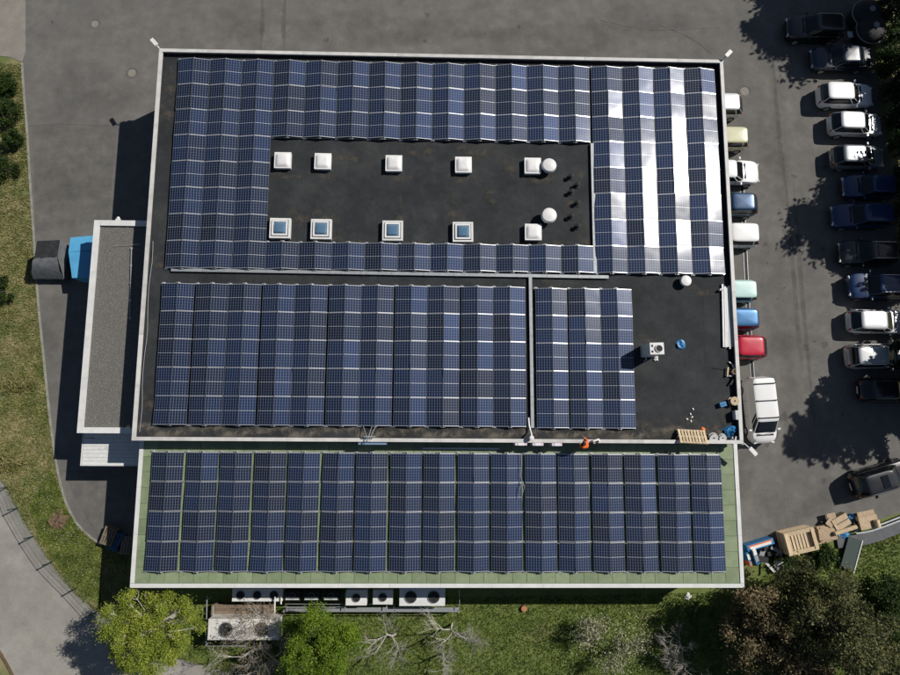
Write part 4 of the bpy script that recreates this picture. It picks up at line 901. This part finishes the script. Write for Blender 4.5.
# ------------------------------------------------------------------ air units and frame south of the green-roof hall
def ac(u0, v0, u1, v1, zt, fans, label, m='white_metal', fr=.24):
    a = at(u0, v0, zt); b = at(u1, v1, zt); w, d = b[0] - a[0], a[1] - b[1]; t = thing('air_unit', label, 'air unit', ((a[0] + b[0]) / 2, (a[1] + b[1]) / 2, 0)); hb = 1.05
    cs = MB().box((0, 0, zt - hb / 2), (w, d, hb)).build('casing', m, t, bevel=.015)
    for k in range(fans):
        x = -w / 2 + (k + .5) * w / fans; r = min(fr, d * .36)
        MB().cyl((x, 0, zt + .002), r, .02, 26).build('fan_opening', 'dark_metal', t, smooth=True); MB().lathe((x, 0, zt), [(r * 1.12, 0), (r * 1.1, .05), (r, .05), (r, .0)], 26).build('fan_rim', 'grey_metal', t)
        f = MB()
        for q in range(5): f.box(None, (r * .8, r * .3, .008), M=Matrix.Translation((x, 0, zt + .035)) @ Matrix.Rotation(q * 2 * PI / 5 + k, 4, 'Z') @ Matrix.Translation((r * .5, 0, 0)) @ Matrix.Rotation(.35, 4, 'X'))
        f.cyl((x, 0, zt + .025), r * .2, .03, 12); f.build('fan', 'fan_grey' if 'fan_grey' in MATS else mat('fan_grey', (.022, .023, .025), .7).name, t)
    for sx in (-1, 1):
        for sy in (-1, 1): MB().box((sx * (w / 2 - .08), sy * (d / 2 - .06), (zt - hb) / 2), (.07, .07, zt - hb)).build('leg', 'grey_metal', t)
    return t
ac(232.5, 588.5, 282, 601.5, 1.7, 3, 'long pale air unit with three fans under the roof edge', 'white_metal', .25)
for u, lb in ((292.5, 'dark'), (311.5, 'dark'), (331, 'dark')):
    t = ac(u - 7.5, 591, u + 7.5, 601, 1.5, 1, 'small dark air unit with a pale front strip under the roof edge', 'dark_metal', .18); t['group'] = 'small dark air units'
    MB().box((0, -.14, 1.53), (.86, .16, .04)).build('front_strip', 'white_metal', t)
ac(346, 590, 366.5, 605.5, 1.7, 1, 'single-fan white air unit beside the small dark units', fr=.25); ac(373, 590, 392.5, 604.5, 1.7, 1, 'single-fan white air unit next to the big two-fan unit', fr=.25)
ac(399.5, 588, 445, 606, 1.75, 2, 'big white air unit with two large fans', fr=.36)
mat('leafy_top', (.62, .61, .58), .6, col2=(.42, .38, .31), scale=2.5, lo=.48, hi=.7, bump=.3, bscale=9)
ac(208.5, 619, 279, 640, 1.8, 2, 'large white air unit littered with dry leaves beside the timber deck', 'leafy_top', .42)
t = thing('timber_deck', 'brown weathered plank deck between the two rows of air units', 'deck', (*at(243, 611, .8), 0))
a, b = at(213, 604.5, .8), at(276, 618, .8); w, d = b[0] - a[0], a[1] - b[1]
for k in range(6): MB().box((0, -d / 2 + (k + .5) * d / 6, .78 + RNG.uniform(0, .01)), (w, d / 6 - .012, .04)).build('plank', 'deck_wood' if 'deck_wood' in MATS else mat('deck_wood', (.22, .165, .115), .9, col2=(.14, .105, .075), scale=3, rnd=.2).name, t)
for k in (-1, 0, 1): MB().box((k * (w / 2 - .2), 0, .38), (.12, d, .76)).build('support', 'old_wood', t)
t = thing('steel_frame', 'grey steel rail frame enclosing the air units', 'frame', (*at(330, 612, 1.2), 0)); ox, oy = t.location.x, t.location.y
def rail(p, r=.035, zz=1.25, m='galvanised'): MB().tube([(at(u, v, zz)[0] - ox, at(u, v, zz)[1] - oy, zz) for u, v in p], r, 6).build('rail', m, t)
rail([(207, 596), (206, 646), (246, 646)]); rail([(283, 611.5), (459.5, 611.5), (459.5, 590)]); rail([(345.5, 592), (345, 612)]); rail([(387, 592), (386.5, 612)]); rail([(275, 596), (274.5, 614)], .05, 1.9, 'white_metal'); rail([(281.5, 589), (281, 604)], .05, 1.8, 'white_metal')
rail([(428, 600), (427, 612)], .02); rail([(213, 606), (213, 618)], .05); rail([(283, 607), (345, 607)], .02); rail([(285, 604), (395, 604.5)], .02)
for u, v in ((207, 600), (206, 645), (283, 612), (345, 612), (395, 612), (459, 612)): x, y = at(u, v, 1.25); MB().box((x - ox, y - oy, .62), (.06, .06, 1.24)).build('post', 'galvanised', t)
for u0, v0, u1, v1 in ((286, 607.5, 345, 611), (345, 607.5, 459, 611)):   # grating walkway
    a, b = at(u0, v0, .9), at(u1, v1, .9); n_ = int((b[0] - a[0]) / .3)
    mb = MB(); mb.box(((a[0] + b[0]) / 2 - ox, (a[1] + b[1]) / 2 - oy, .88), (b[0] - a[0], a[1] - b[1], .03)); mb.build('walkway', 'grey_metal', t)
x, y = at(524, 608.5, .1); t = thing('tree_stump', 'small orange-brown cut tree stump in the lawn', 'stump', (x, y, -.02)); MB().lathe((0, 0, 0), [(.26, 0), (.22, .1), (.2, .2)], 14).build('trunk', 'bark', t); MB().cyl((0, 0, .2), .19, .012, 14).build('cut_face', 'stump', t)
x, y = at(688, 598, .1); lump('stone', 'pale stone in the shaded strip at the foot of the green-roof hall', 'stone', 688, 597, -.02, .25, 'white_plastic', .6, 31, 8)
t = thing('white_pole', 'thin white pole leaning beside the leaf-littered air unit', 'pole', (*at(212, 662, .5), 0)); MB().tube([(-.5, -.5, .03), (.55, .55, 1.0)], .035, 6).build('pole', 'white_metal', t); MB().box((-.5, -.5, .015), (.12, .12, .03)).build('foot', 'dark_metal', t)

# ------------------------------------------------------------------ timber and cardboard by the lower east corner
def pxbox(t, pts, z0, z1, m, nm):
    P = [at(u, v, z1) for u, v in pts]; l = t.location; MB().poly([(x - l.x, y - l.y) for x, y in P], z0, z1).build(nm, m, t)
x, y = at(800, 541, .9); t = thing('timber_crate', 'pale slatted timber crate standing on the grass edge', 'crate', (x, y, 0), .22); cw, cd, chh = 2.05, 1.45, 1.0
for s in (-1, 1):
    for k in range(5): MB().box((0, s * cd / 2, .1 + k * .21), (cw, .03, .15)).build('slat', 'wood', t)
    for k in range(5): MB().box((s * cw / 2, 0, .1 + k * .21), (.03, cd - .05, .15)).build('slat', 'wood', t)
for k in range(9): MB().box((-cw / 2 + .12 + k * (cw - .24) / 8, 0, chh - .1), (.15, cd * .72, .03)).build('slat', 'wood', t)
for s in (-1, 1): MB().box((0, s * (cd / 2 - .1), chh + .04), (cw + .06, .26, .05)).build('top_rail', 'wood', t); MB().box((s * (cw / 2 - .1), 0, chh + .085), (.24, cd - .1, .04)).build('top_rail', 'wood', t)
for k in range(2): MB().box((-.3 + k * .35, -cd / 2 - .15, .15), (.09, .5, .09)).build('bearer', 'wood', t)
x, y = at(826, 534, .4); t = thing('cardboard_stack', 'stack of flattened brown cardboard next to the timber crate', 'cardboard', (x, y, 0), .15); rg = random.Random(9)
for k in range(9): MB().box((rg.gauss(0, .08), rg.gauss(0, .08), .03 + k * .055), (1.1 + rg.uniform(-.25, .2), 1.0 + rg.uniform(-.3, .15), .05), rg.gauss(0, .12)).build('sheet', 'cardboard', t)
x, y = at(841, 522, .5); t = thing('cardboard_box', 'brown cardboard box with open flaps beside the flattened cardboard', 'box', (x, y, 0), .5)
MB().box((0, 0, .28), (1.15, .8, .56)).build('body', 'cardboard', t); MB().box((-.68, .3, .5), (.5, .5, .025), .4).build('flap', 'cardboard', t); MB().box((-.35, .62, .45), (.6, .4, .025), -.3).build('flap', 'cardboard', t); MB().box((.1, 0, .575), (.9, .06, .02)).build('tape', 'old_wood', t)
x, y = at(846, 530, .6); t = thing('cardboard_tube', 'long pale cardboard roll lying across the boxes', 'roll', (x, y, .5), .3); MB().tube([(-.85, 0, .12), (.75, 0, .12)], .15, 12).build('roll', 'wood', t, smooth=True); MB().tube([(.74, 0, .12), (.76, 0, .12)], .08, 10).build('core', 'dark_metal', t); MB().box((0, 0, -.25), (1.2, .25, .5)).build('carton', 'cardboard', t)
x, y = at(868, 522, .5); t = thing('cardboard_box', 'brown cardboard box carrying a rolled mat at the retaining kerb', 'box', (x, y, 0), .2)
MB().box((0, 0, .3), (1.3, .85, .6)).build('body', 'cardboard', t); MB().box((.0, .55, .5), (1.2, .4, .025)).build('flap', 'cardboard', t); MB().cyl(None, .18, .5, 14, M=Matrix.Translation((.45, .1, .72)) @ Matrix.Rotation(PI / 2, 4, 'X')).build('rolled_mat', 'wood', t, smooth=True); MB().box((-.75, -.1, .2), (.3, .5, .4), .3).build('gap_shade_block', 'dark_metal', t)  # solid dark block stands in for the shaded gap beside the box
lump('plastic_sack', 'blue sack tucked behind the open cardboard box', 'sack', 851.5, 518, 0, .35, 'blue_plastic', .9, 41, 9); lump('plastic_sack', 'blue sack below the long cardboard roll', 'sack', 845, 536.5, 0, .35, 'blue_plastic', .6, 43, 9, aspect=1.6); lump('plastic_sack', 'black sack between the flattened cardboard and the open box', 'sack', 827, 524.5, 0, .28, 'black_rubber', .8, 44, 9)
x, y = at(757, 552, .7); t = thing('drinks_crates', 'blue, white and orange crates stacked at the corner of the green-roof hall', 'crates', (x, y, 0), .28)
for k, (dx, dy, w, d, h, m) in enumerate(((.35, .4, 1.9, .4, .8, 'blue_plastic'), (-.25, -.25, .28, .95, .9, 'blue_plastic'), (-.62, -.15, .28, .6, .7, 'blue_plastic'), (-.62, -.6, .28, .35, .7, 'orange_plastic'), (-.25, .12, .24, .4, .93, 'white_plastic'))):
    MB().box((dx, dy, h / 2), (w, d, h)).build('crate', m, t, bevel=.015); MB().box((dx, dy, h + .004), (w * .8, d * .6, .02)).build('contents', 'grey_metal' if k % 2 else 'white_plastic', t)
MB().box((.35, .5, .82), (1.7, .08, .03)).build('label_strip', 'orange_plastic', t)
x, y = at(776, 552, .5); t = thing('scrap_heap', 'heap of black scrap and hoses between the crates and the timber crate', 'heap', (x, y, 0)); rg = random.Random(3)
for k in range(16): MB().box((rg.gauss(0, .5), rg.gauss(0, .45), .1 + .05 * (k % 8)), (rg.uniform(.3, .9), rg.uniform(.1, .4), rg.uniform(.06, .2)), rg.uniform(0, 3)).build('scrap', rg.choice(['dark_metal', 'black_rubber', 'black_rubber', 'grey_metal']), t)
x, y = at(779, 566.5, .5); t = thing('garden_chair', 'light grey plastic chair lying beside the black scrap', 'chair', (x, y, 0), .5); MB().box((0, 0, .4), (.45, .45, .05)).build('seat', 'grey_light' if 'grey_light' in MATS else mat('grey_light', (.35, .36, .37), .6).name, t, bevel=.02); MB().box((.05, .28, .65), (.45, .06, .5)).build('backrest', 'grey_light', t, bevel=.02)
for sx in (-1, 1):
    for sy in (-1, 1): MB().box((sx * .18, sy * .18, .19), (.05, .05, .38)).build('leg', 'grey_light', t)
x, y = at(770, 566, .6); t = thing('leaning_board', 'pale grey board leaning on the black scrap', 'board', (x, y, 0), -1.0); MB().box(None, (1.1, .16, .03), M=Matrix.Translation((0, 0, .4)) @ Matrix.Rotation(-.6, 4, 'Y')).build('board', 'white_metal', t); MB().box((.42, 0, .05), (.1, .16, .1)).build('foot', 'wood', t)
# kerb wall with steel rails
wl = smooth_line([at(u, v) for u, v in ((836, 542), (850, 540.5), (870, 537), (900, 526), (945, 508))], 5)
wx, wy = wl[0]; t = thing('retaining_kerb', 'grey concrete retaining kerb with two pale steel rails at the lawn edge', 'kerb wall', (wx, wy, 0)); l0 = [(x - wx, y - wy) for x, y in wl]
ribbon('concrete_band', l0, .75, -.1, .16, 'concrete_grey' if 'concrete_grey' in MATS else mat('concrete_grey', (.12, .125, .13), .9, col2=(.09, .095, .1), scale=2).name, t)
for off in (.5, .72): ribbon('rail', [(x, y + off) for x, y in l0[6:]], .1, .3, .36, 'galvanised', t)
for i in range(6, len(l0), 5): MB().box((l0[i][0], l0[i][1] + .61, .14), (.08, .08, .3)).build('post', 'galvanised', t)
t = thing('glass_panel', 'low greenish glass panel with a white post in the grass below the retaining kerb', 'panel', (*at(858, 556, .3), 0), -.35); MB().box((-.5, 0, .3), (.9, 2.1, .02)).build('pane', 'glass_grey' if 'glass_grey' in MATS else mat('glass_grey', (.07, .09, .08), .2).name, t); MB().box((.0, -.05, .33), (.06, 2.3, .06)).build('frame', 'white_metal', t); MB().box((-.5, .9, .14), (.8, .06, .28)).build('support', 'old_wood', t); MB().box((-.5, -.9, .14), (.8, .06, .28)).build('support', 'old_wood', t)

# ------------------------------------------------------------------ vegetation
def crown_tree(name, label, cat, u, v, zc, R, RZ, nclump, per, leaf, size, seed, bark='bark', clump_r=.32, lean=(0, 0), world=None, holes=0., group=None, up=.35):
    global NR
    NR = np.random.default_rng(seed); rg = random.Random(seed)
    x, y = world if world else at(u, v, zc); t = thing(name, label, cat, (x + lean[0], y + lean[1], -.02), 0, group)
    C = []
    while len(C) < nclump:
        p = np.array([rg.uniform(-1, 1), rg.uniform(-1, 1), rg.uniform(-1, 1)]); d = np.linalg.norm(p)
        if d > 1 or d < .35 or p[2] < -.75: continue
        wob = 1 + .22 * math.sin(3 * math.atan2(p[1], p[0]) + seed) + .12 * math.sin(7 * math.atan2(p[1], p[0]) + 2 * seed)
        C.append(p * np.array([R * wob, R * wob, RZ]) * .9)
    C = np.array(C) + np.array([-lean[0], -lean[1], zc + .02])
    pts = []; bw = MB(); top = Vector((-lean[0] * .7, -lean[1] * .7, zc)); r0 = .05 + .035 * R
    trunk = [Vector((0, 0, 0)), Vector((rg.gauss(0, .08), rg.gauss(0, .08), zc * .35)) + top * .15, top.lerp(Vector((0, 0, zc)), .4) * .75, top]
    trunk[2].z = zc * .72
    bw.tube(trunk, [r0 * 1.3, r0, r0 * .8, r0 * .45], 8); tr = bw.build('trunk', bark, t, smooth=True)
    lb = MB()
    for c in C:
        c = Vector(c); s = trunk[1].lerp(trunk[3], rg.uniform(.25, 1.)); m = s.lerp(c, .5) + Vector((rg.gauss(0, .15 * R * .3), rg.gauss(0, .15 * R * .3), .15 * R * .4)); lb.tube([s, m, c], [r0 * .35, r0 * .2, r0 * .06], 4)
        for _ in range(3): q = c + Vector((rg.gauss(0, clump_r * R * .6), rg.gauss(0, clump_r * R * .6), rg.gauss(0, clump_r * RZ * .5))); lb.tube([m.lerp(c, .6), q], [r0 * .09, r0 * .03], 3)
    lb.build('limbs', bark, tr)
    for c in C:
        k = int(per * rg.uniform(.45, 1.4)); s = clump_r * rg.uniform(.55, 1.15)
        pts.append(c + NR.normal(0, 1, (k, 3)) * np.array([R * s, R * s, RZ * s]) * .62)
    V = leaf_cloud(np.concatenate(pts), size, up); V[:, 2] = np.maximum(V[:, 2], .02)
    tag(link('crown', np_mesh('crown', V, 4, [leaf]), t), kind='stuff'); return t
def bare_tree(name, label, u, v, z0, hgt, spread, seed, m='pale_bark', depth=4, leaves=None, nl=0, stems=1, lean=(0, 0)):
    rg = random.Random(seed); x, y = at(u, v, z0); t = thing(name, label, 'tree' if hgt > 2.5 else 'shrub', (x, y, -.02)); mb = MB(); tips = []; tr = MB()
    def grow(p, d, L, r, k):
        pts = [p]; rr = [r]
        for s in range(4):
            d = (d + Vector((rg.gauss(0, .13), rg.gauss(0, .13), rg.gauss(.02, .08)))).normalized(); p = p + d * L / 4; pts.append(p); rr.append(r * (1 - .45 * (s + 1) / 4))
            if k < depth and s >= 1:
                for _ in range(2 if s < 3 else 1):
                    nd = (d + Vector((rg.gauss(0, .75), rg.gauss(0, .75), rg.gauss(.05, .4))) * spread).normalized(); grow(p, nd, L * rg.uniform(.45, .75), rr[-1] * .62, k + 1)
        (tr if k == 0 else mb).tube(pts, rr, 6 if k < 2 else 3)
        if k >= depth - 1: tips.append(p)
    for s in range(stems):
        a = rg.uniform(0, 6.28); grow(Vector((rg.gauss(0, .12) * (stems > 1), rg.gauss(0, .12) * (stems > 1), 0)), Vector((lean[0] + (math.cos(a) * .9 if stems > 1 else 0), lean[1] + (math.sin(a) * .9 if stems > 1 else 0), 1)).normalized(), hgt * .62, .016 + .018 * hgt / (1 + .3 * (stems > 1)), 0)
    trunk = tr.build('trunk', m, t, smooth=True); mb.build('branches', m, trunk)
    if leaves and tips:
        T = np.array([tuple(p) for p in tips]); P = T[NR.integers(0, len(T), nl)] + NR.normal(0, .14, (nl, 3)); P[:, 2] = np.maximum(P[:, 2], .03)
        tag(link('crown', np_mesh('crown', leaf_cloud(P, .055, .3), 4, [leaves]), t), kind='stuff')
    return t
def conifer(label, x, y, hgt, R, seed, leaf='leaf_dark', z0=1.5, power=2.6, per=34):
    global NR
    NR = np.random.default_rng(seed); rg = random.Random(seed); t = thing('conifer_tree', label, 'tree', (x, y, -.02)); tr = MB().tube([(0, 0, 0), (.05, 0, hgt * .5), (0, 0, hgt)], [.28, .18, .03], 8).build('trunk', 'bark', t, smooth=True)
    lb = MB(); P = []; z = z0
    while z < hgt:
        r = R * (1 - (z / hgt) ** power) + .15; n = 7 if r > 1.5 else 5
        for k in range(n):
            a = 2 * PI * k / n + z * 2.1 + rg.gauss(0, .2); L_ = r * rg.uniform(.7, 1.18); dr = -.1 - .12 * L_; pts = [(0, 0, z), (math.cos(a) * L_ * .55, math.sin(a) * L_ * .55, z + .1), (math.cos(a) * L_, math.sin(a) * L_, z + dr)]
            lb.tube(pts, [.05, .03, .01], 3); q = NR.random(int(per * L_) + 8); w = .1 + .2 * (1 - q) * min(1, L_ / 2)
            px_ = math.cos(a) * L_ * q; py_ = math.sin(a) * L_ * q; off = NR.normal(0, 1, len(q)) * w; P.append(np.stack([px_ - math.sin(a) * off, py_ + math.cos(a) * off, z + .1 * q + dr * q ** 2 + NR.normal(0, .08, len(q))], 1))
        z += .42
    lb.build('limbs', 'bark', tr); tag(link('crown', np_mesh('crown', leaf_cloud(np.concatenate(P), .19, .35, .45), 4, [leaf]), t), kind='stuff'); return t

crown_tree('broadleaf_tree', 'yellow-green spring tree with airy crown beside the pale road', 'tree', 148, 634, 4.0, 2.95, 2.1, 120, 520, 'leaf_spring', .05, 101, 'pale_bark', .125, up=.2)
crown_tree('broadleaf_tree', 'dense fresh green tree beside the fenced air units', 'tree', 318, 653, 3.6, 2.6, 2.0, 120, 560, 'leaf_fresh', .05, 102, 'bark', .14, up=.2)
crown_tree('evergreen_tree', 'brown-tipped bushy tree next to the corner of the green-roof hall', 'tree', 761, 630, 3.6, 2.4, 2.2, 80, 260, 'leaf_brown', .075, 103, clump_r=.2)
crown_tree('evergreen_tree', 'olive green bushy tree just below the black scrap heap', 'tree', 800, 590, 2.6, 1.9, 1.5, 60, 220, 'leaf_olive', .075, 104, clump_r=.22)
crown_tree('evergreen_tree', 'tall dark olive tree between the brown-tipped trees', 'tree', 832, 625, 5.2, 2.9, 2.8, 90, 280, 'leaf_olive', .08, 105, clump_r=.19)
crown_tree('evergreen_tree', 'brown and olive bushy tree at the foot of the tall dark olive tree', 'tree', 800, 672, 3.6, 2.6, 1.9, 70, 260, 'leaf_brown', .075, 106, clump_r=.2)
crown_tree('evergreen_tree', 'olive tree between the tall dark olive tree and the bright bushes', 'tree', 872, 652, 3.4, 2.4, 2.0, 60, 260, 'leaf_olive', .075, 107, clump_r=.2)
crown_tree('bush', 'bright green bush in the lawn beyond the olive trees', 'bush', 893, 600, 1.0, 1.5, .9, 40, 200, 'leaf_green', .07, 108, clump_r=.25); crown_tree('bush', 'low dark green bush in the grass below the flattened cardboard', 'bush', 822, 556, .5, .95, .5, 26, 160, 'leaf_green', .07, 109, clump_r=.26)
crown_tree('bush', 'small green bush between the black scrap heap and the timber crate', 'bush', 786, 561, .4, .8, .4, 22, 150, 'leaf_green', .06, 110, clump_r=.26)
crown_tree('bush', 'leafy bush with pale tips at the edge of the bright lawn', 'bush', 888, 640, 1.5, 1.4, 1.2, 40, 200, 'leaf_green', .07, 111, clump_r=.25)
bare_tree('bare_tree', 'slender bare tree below the single-fan white air units', 393, 646, 2.2, 4.1, .8, 201, depth=4)
bare_tree('bare_tree', 'spreading bare tree below the end of the steel rail frame', 453, 634, 2.0, 3.9, .95, 214, depth=4)
bare_tree('bare_tree', 'small bare tree with tangled grey twigs in the lawn beside the spreading bare tree', 443, 664, 1.8, 2.9, .8, 203, depth=4)
bare_tree('bare_shrub', 'dry twiggy shrub leaning over the leaf-littered air unit', 262, 656, 1.2, 3.8, .7, 204, depth=4, leaves='dead_leaf', nl=2200, stems=5, lean=(.2, .35))
bare_tree('bare_shrub', 'grey leafless shrub between the lawn and the brown-tipped tree', 686, 655, .9, 2.4, .85, 205, depth=4, stems=3)
bare_tree('blossom_shrub', 'white-blossomed shrub in the middle of the lawn', 597, 652, 1.0, 2.4, .8, 206, 'bark', depth=4, leaves='blossom', nl=2400, stems=3)
bare_tree('blossom_shrub', 'sparse shrub with a few white blossoms beside the leafless grey shrub', 640, 645, .7, 1.9, .8, 207, 'bark', depth=3, leaves='blossom', nl=420, stems=2)
# shrubs on the west verge
for u, v, r, s, lb in ((6, 84, .95, 301, 'green shrub at the verge corner below the corner pavement'), (3, 112, 1.1, 302, 'large green shrub on the verge beside its corner shrub'), (12, 138, .7, 303, 'small green shrub between two larger verge shrubs'), (2, 168, 1.1, 304, 'dark green shrub on the dry verge near the kerb'), (-2, 290, 1.0, 305, 'dark green shrub on the dry verge beside the covered trailer')):
    crown_tree('verge_shrub', lb, 'shrub', u, v, .6, r, .6, 34, 150, 'leaf_green', .06, s, clump_r=.24, group='verge shrubs')
def heap(u, v, seed, label):
    x, y = at(u, v); t = thing('dry_grass_heap', label, 'grass heap', (x, y, -.02)); P = NR.normal(0, 1, (900, 3)) * np.array([.5, .32, .12]); P[:, 2] = np.abs(P[:, 2]) + .05
    link('heap', np_mesh('heap', leaf_cloud(P, .13, .1, .18), 4, ['grass_dry']), t)
heap(20, 384, 1, 'heap of dry cut grass on the verge facing the gravel-roof annex'); heap(13, 463, 2, 'heap of dry cut grass on the verge near the end of the mesh fence')
# shaded hedge along the east edge of the yard and the tall trees behind it
hx = [(893, 62), (900, 92), (906, 118), (909, 148), (912, 178), (914, 208), (917, 240), (921, 272), (893, 5), (899, 32), (912, 75), (918, 108)]
for k, (u, v) in enumerate(hx):
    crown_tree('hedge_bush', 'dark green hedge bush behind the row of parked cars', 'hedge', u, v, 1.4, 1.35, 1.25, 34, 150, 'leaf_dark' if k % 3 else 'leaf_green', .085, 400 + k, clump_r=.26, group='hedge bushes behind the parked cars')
crown_tree('roadside_tree', 'tall broadleaf tree beyond the hedge shading the blue cars', 'tree', 0, 0, 7.4, 3.7, 3.2, 110, 520, 'leaf_green', .19, 501, clump_r=.17, world=(37.6, 18.7))
crown_tree('roadside_tree', 'tall broadleaf tree beyond the hedge shading the rubbish containers', 'tree', 0, 0, 7.5, 3.7, 3.4, 110, 560, 'leaf_green', .2, 502, clump_r=.18, world=(35.4, 34.6))
crown_tree('roadside_tree', 'tall broadleaf tree beyond the hedge between two other roadside trees', 'tree', 0, 0, 7.0, 3.2, 2.8, 80, 420, 'leaf_green', .18, 503, clump_r=.2, world=(41.2, 27.0))
crown_tree('roadside_tree', 'tall broadleaf tree beyond the hedge near the broad conifer', 'tree', 0, 0, 6.0, 2.6, 2.2, 60, 420, 'leaf_green', .18, 504, clump_r=.2, world=(38.4, 13.6))
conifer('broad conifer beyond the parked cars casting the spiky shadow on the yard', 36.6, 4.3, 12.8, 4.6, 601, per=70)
# grass
verge_poly = [at(-120, 62), at(22, 64)] + kerb_w + [at(128, 556), at(128, 604), at(100, 610)] + [p for p in road_r[::-1] if p[1] > at(100, 612)[1]] + [at(-150, 400)]
tufts('verge_grass', 'dry mixed grass on the strip between the kerb and the pale road', verge_poly, 42000, .09, 'grass_dry')
lawn_poly = [at(128, 604), at(745, 592), at(790, 556), at(845, 545), at(935, 522), at(950, 720), at(250, 720), at(200, 664), at(150, 650), at(104, 614)]
tufts('lawn_grass', 'short green grass on the lawn south of the buildings', lawn_poly, 46000, .08, 'grass_green')
tufts('verge_green_grass', 'greener grass patches on the strip between the kerb and the pale road', verge_poly, 34000, .08, 'grass_green', clump=.45)
tufts('verge_lush_grass', 'lush green grass beside the curving kerb and the mesh fence', [at(52, 470), at(66, 505), at(78, 526), at(102, 549), at(100, 604), at(84, 594), at(58, 566), at(38, 532), at(30, 505)], 9000, .09, 'grass_green')
def flowers(name, label, poly, n, r=.022):
    X, Y = scatter(poly, n); P = np.stack([X, Y, np.full(len(X), .11)], 1); tag(link(name, np_mesh(name, leaf_cloud(P, r, 3., .9), 4, ['daisy'])), label, 'flowers', kind='stuff')
flowers('verge_daisies', 'tiny white flowers in the grass beside the curving kerb', [at(60, 500), at(75, 525), at(100, 548), at(98, 600), at(60, 560), at(40, 520), at(30, 470), at(46, 455)], 150, .024)
flowers('lawn_daisies', 'tiny white flowers on the lawn around the blossomed shrub', [at(560, 615), at(690, 608), at(690, 672), at(570, 672)], 200, .03)
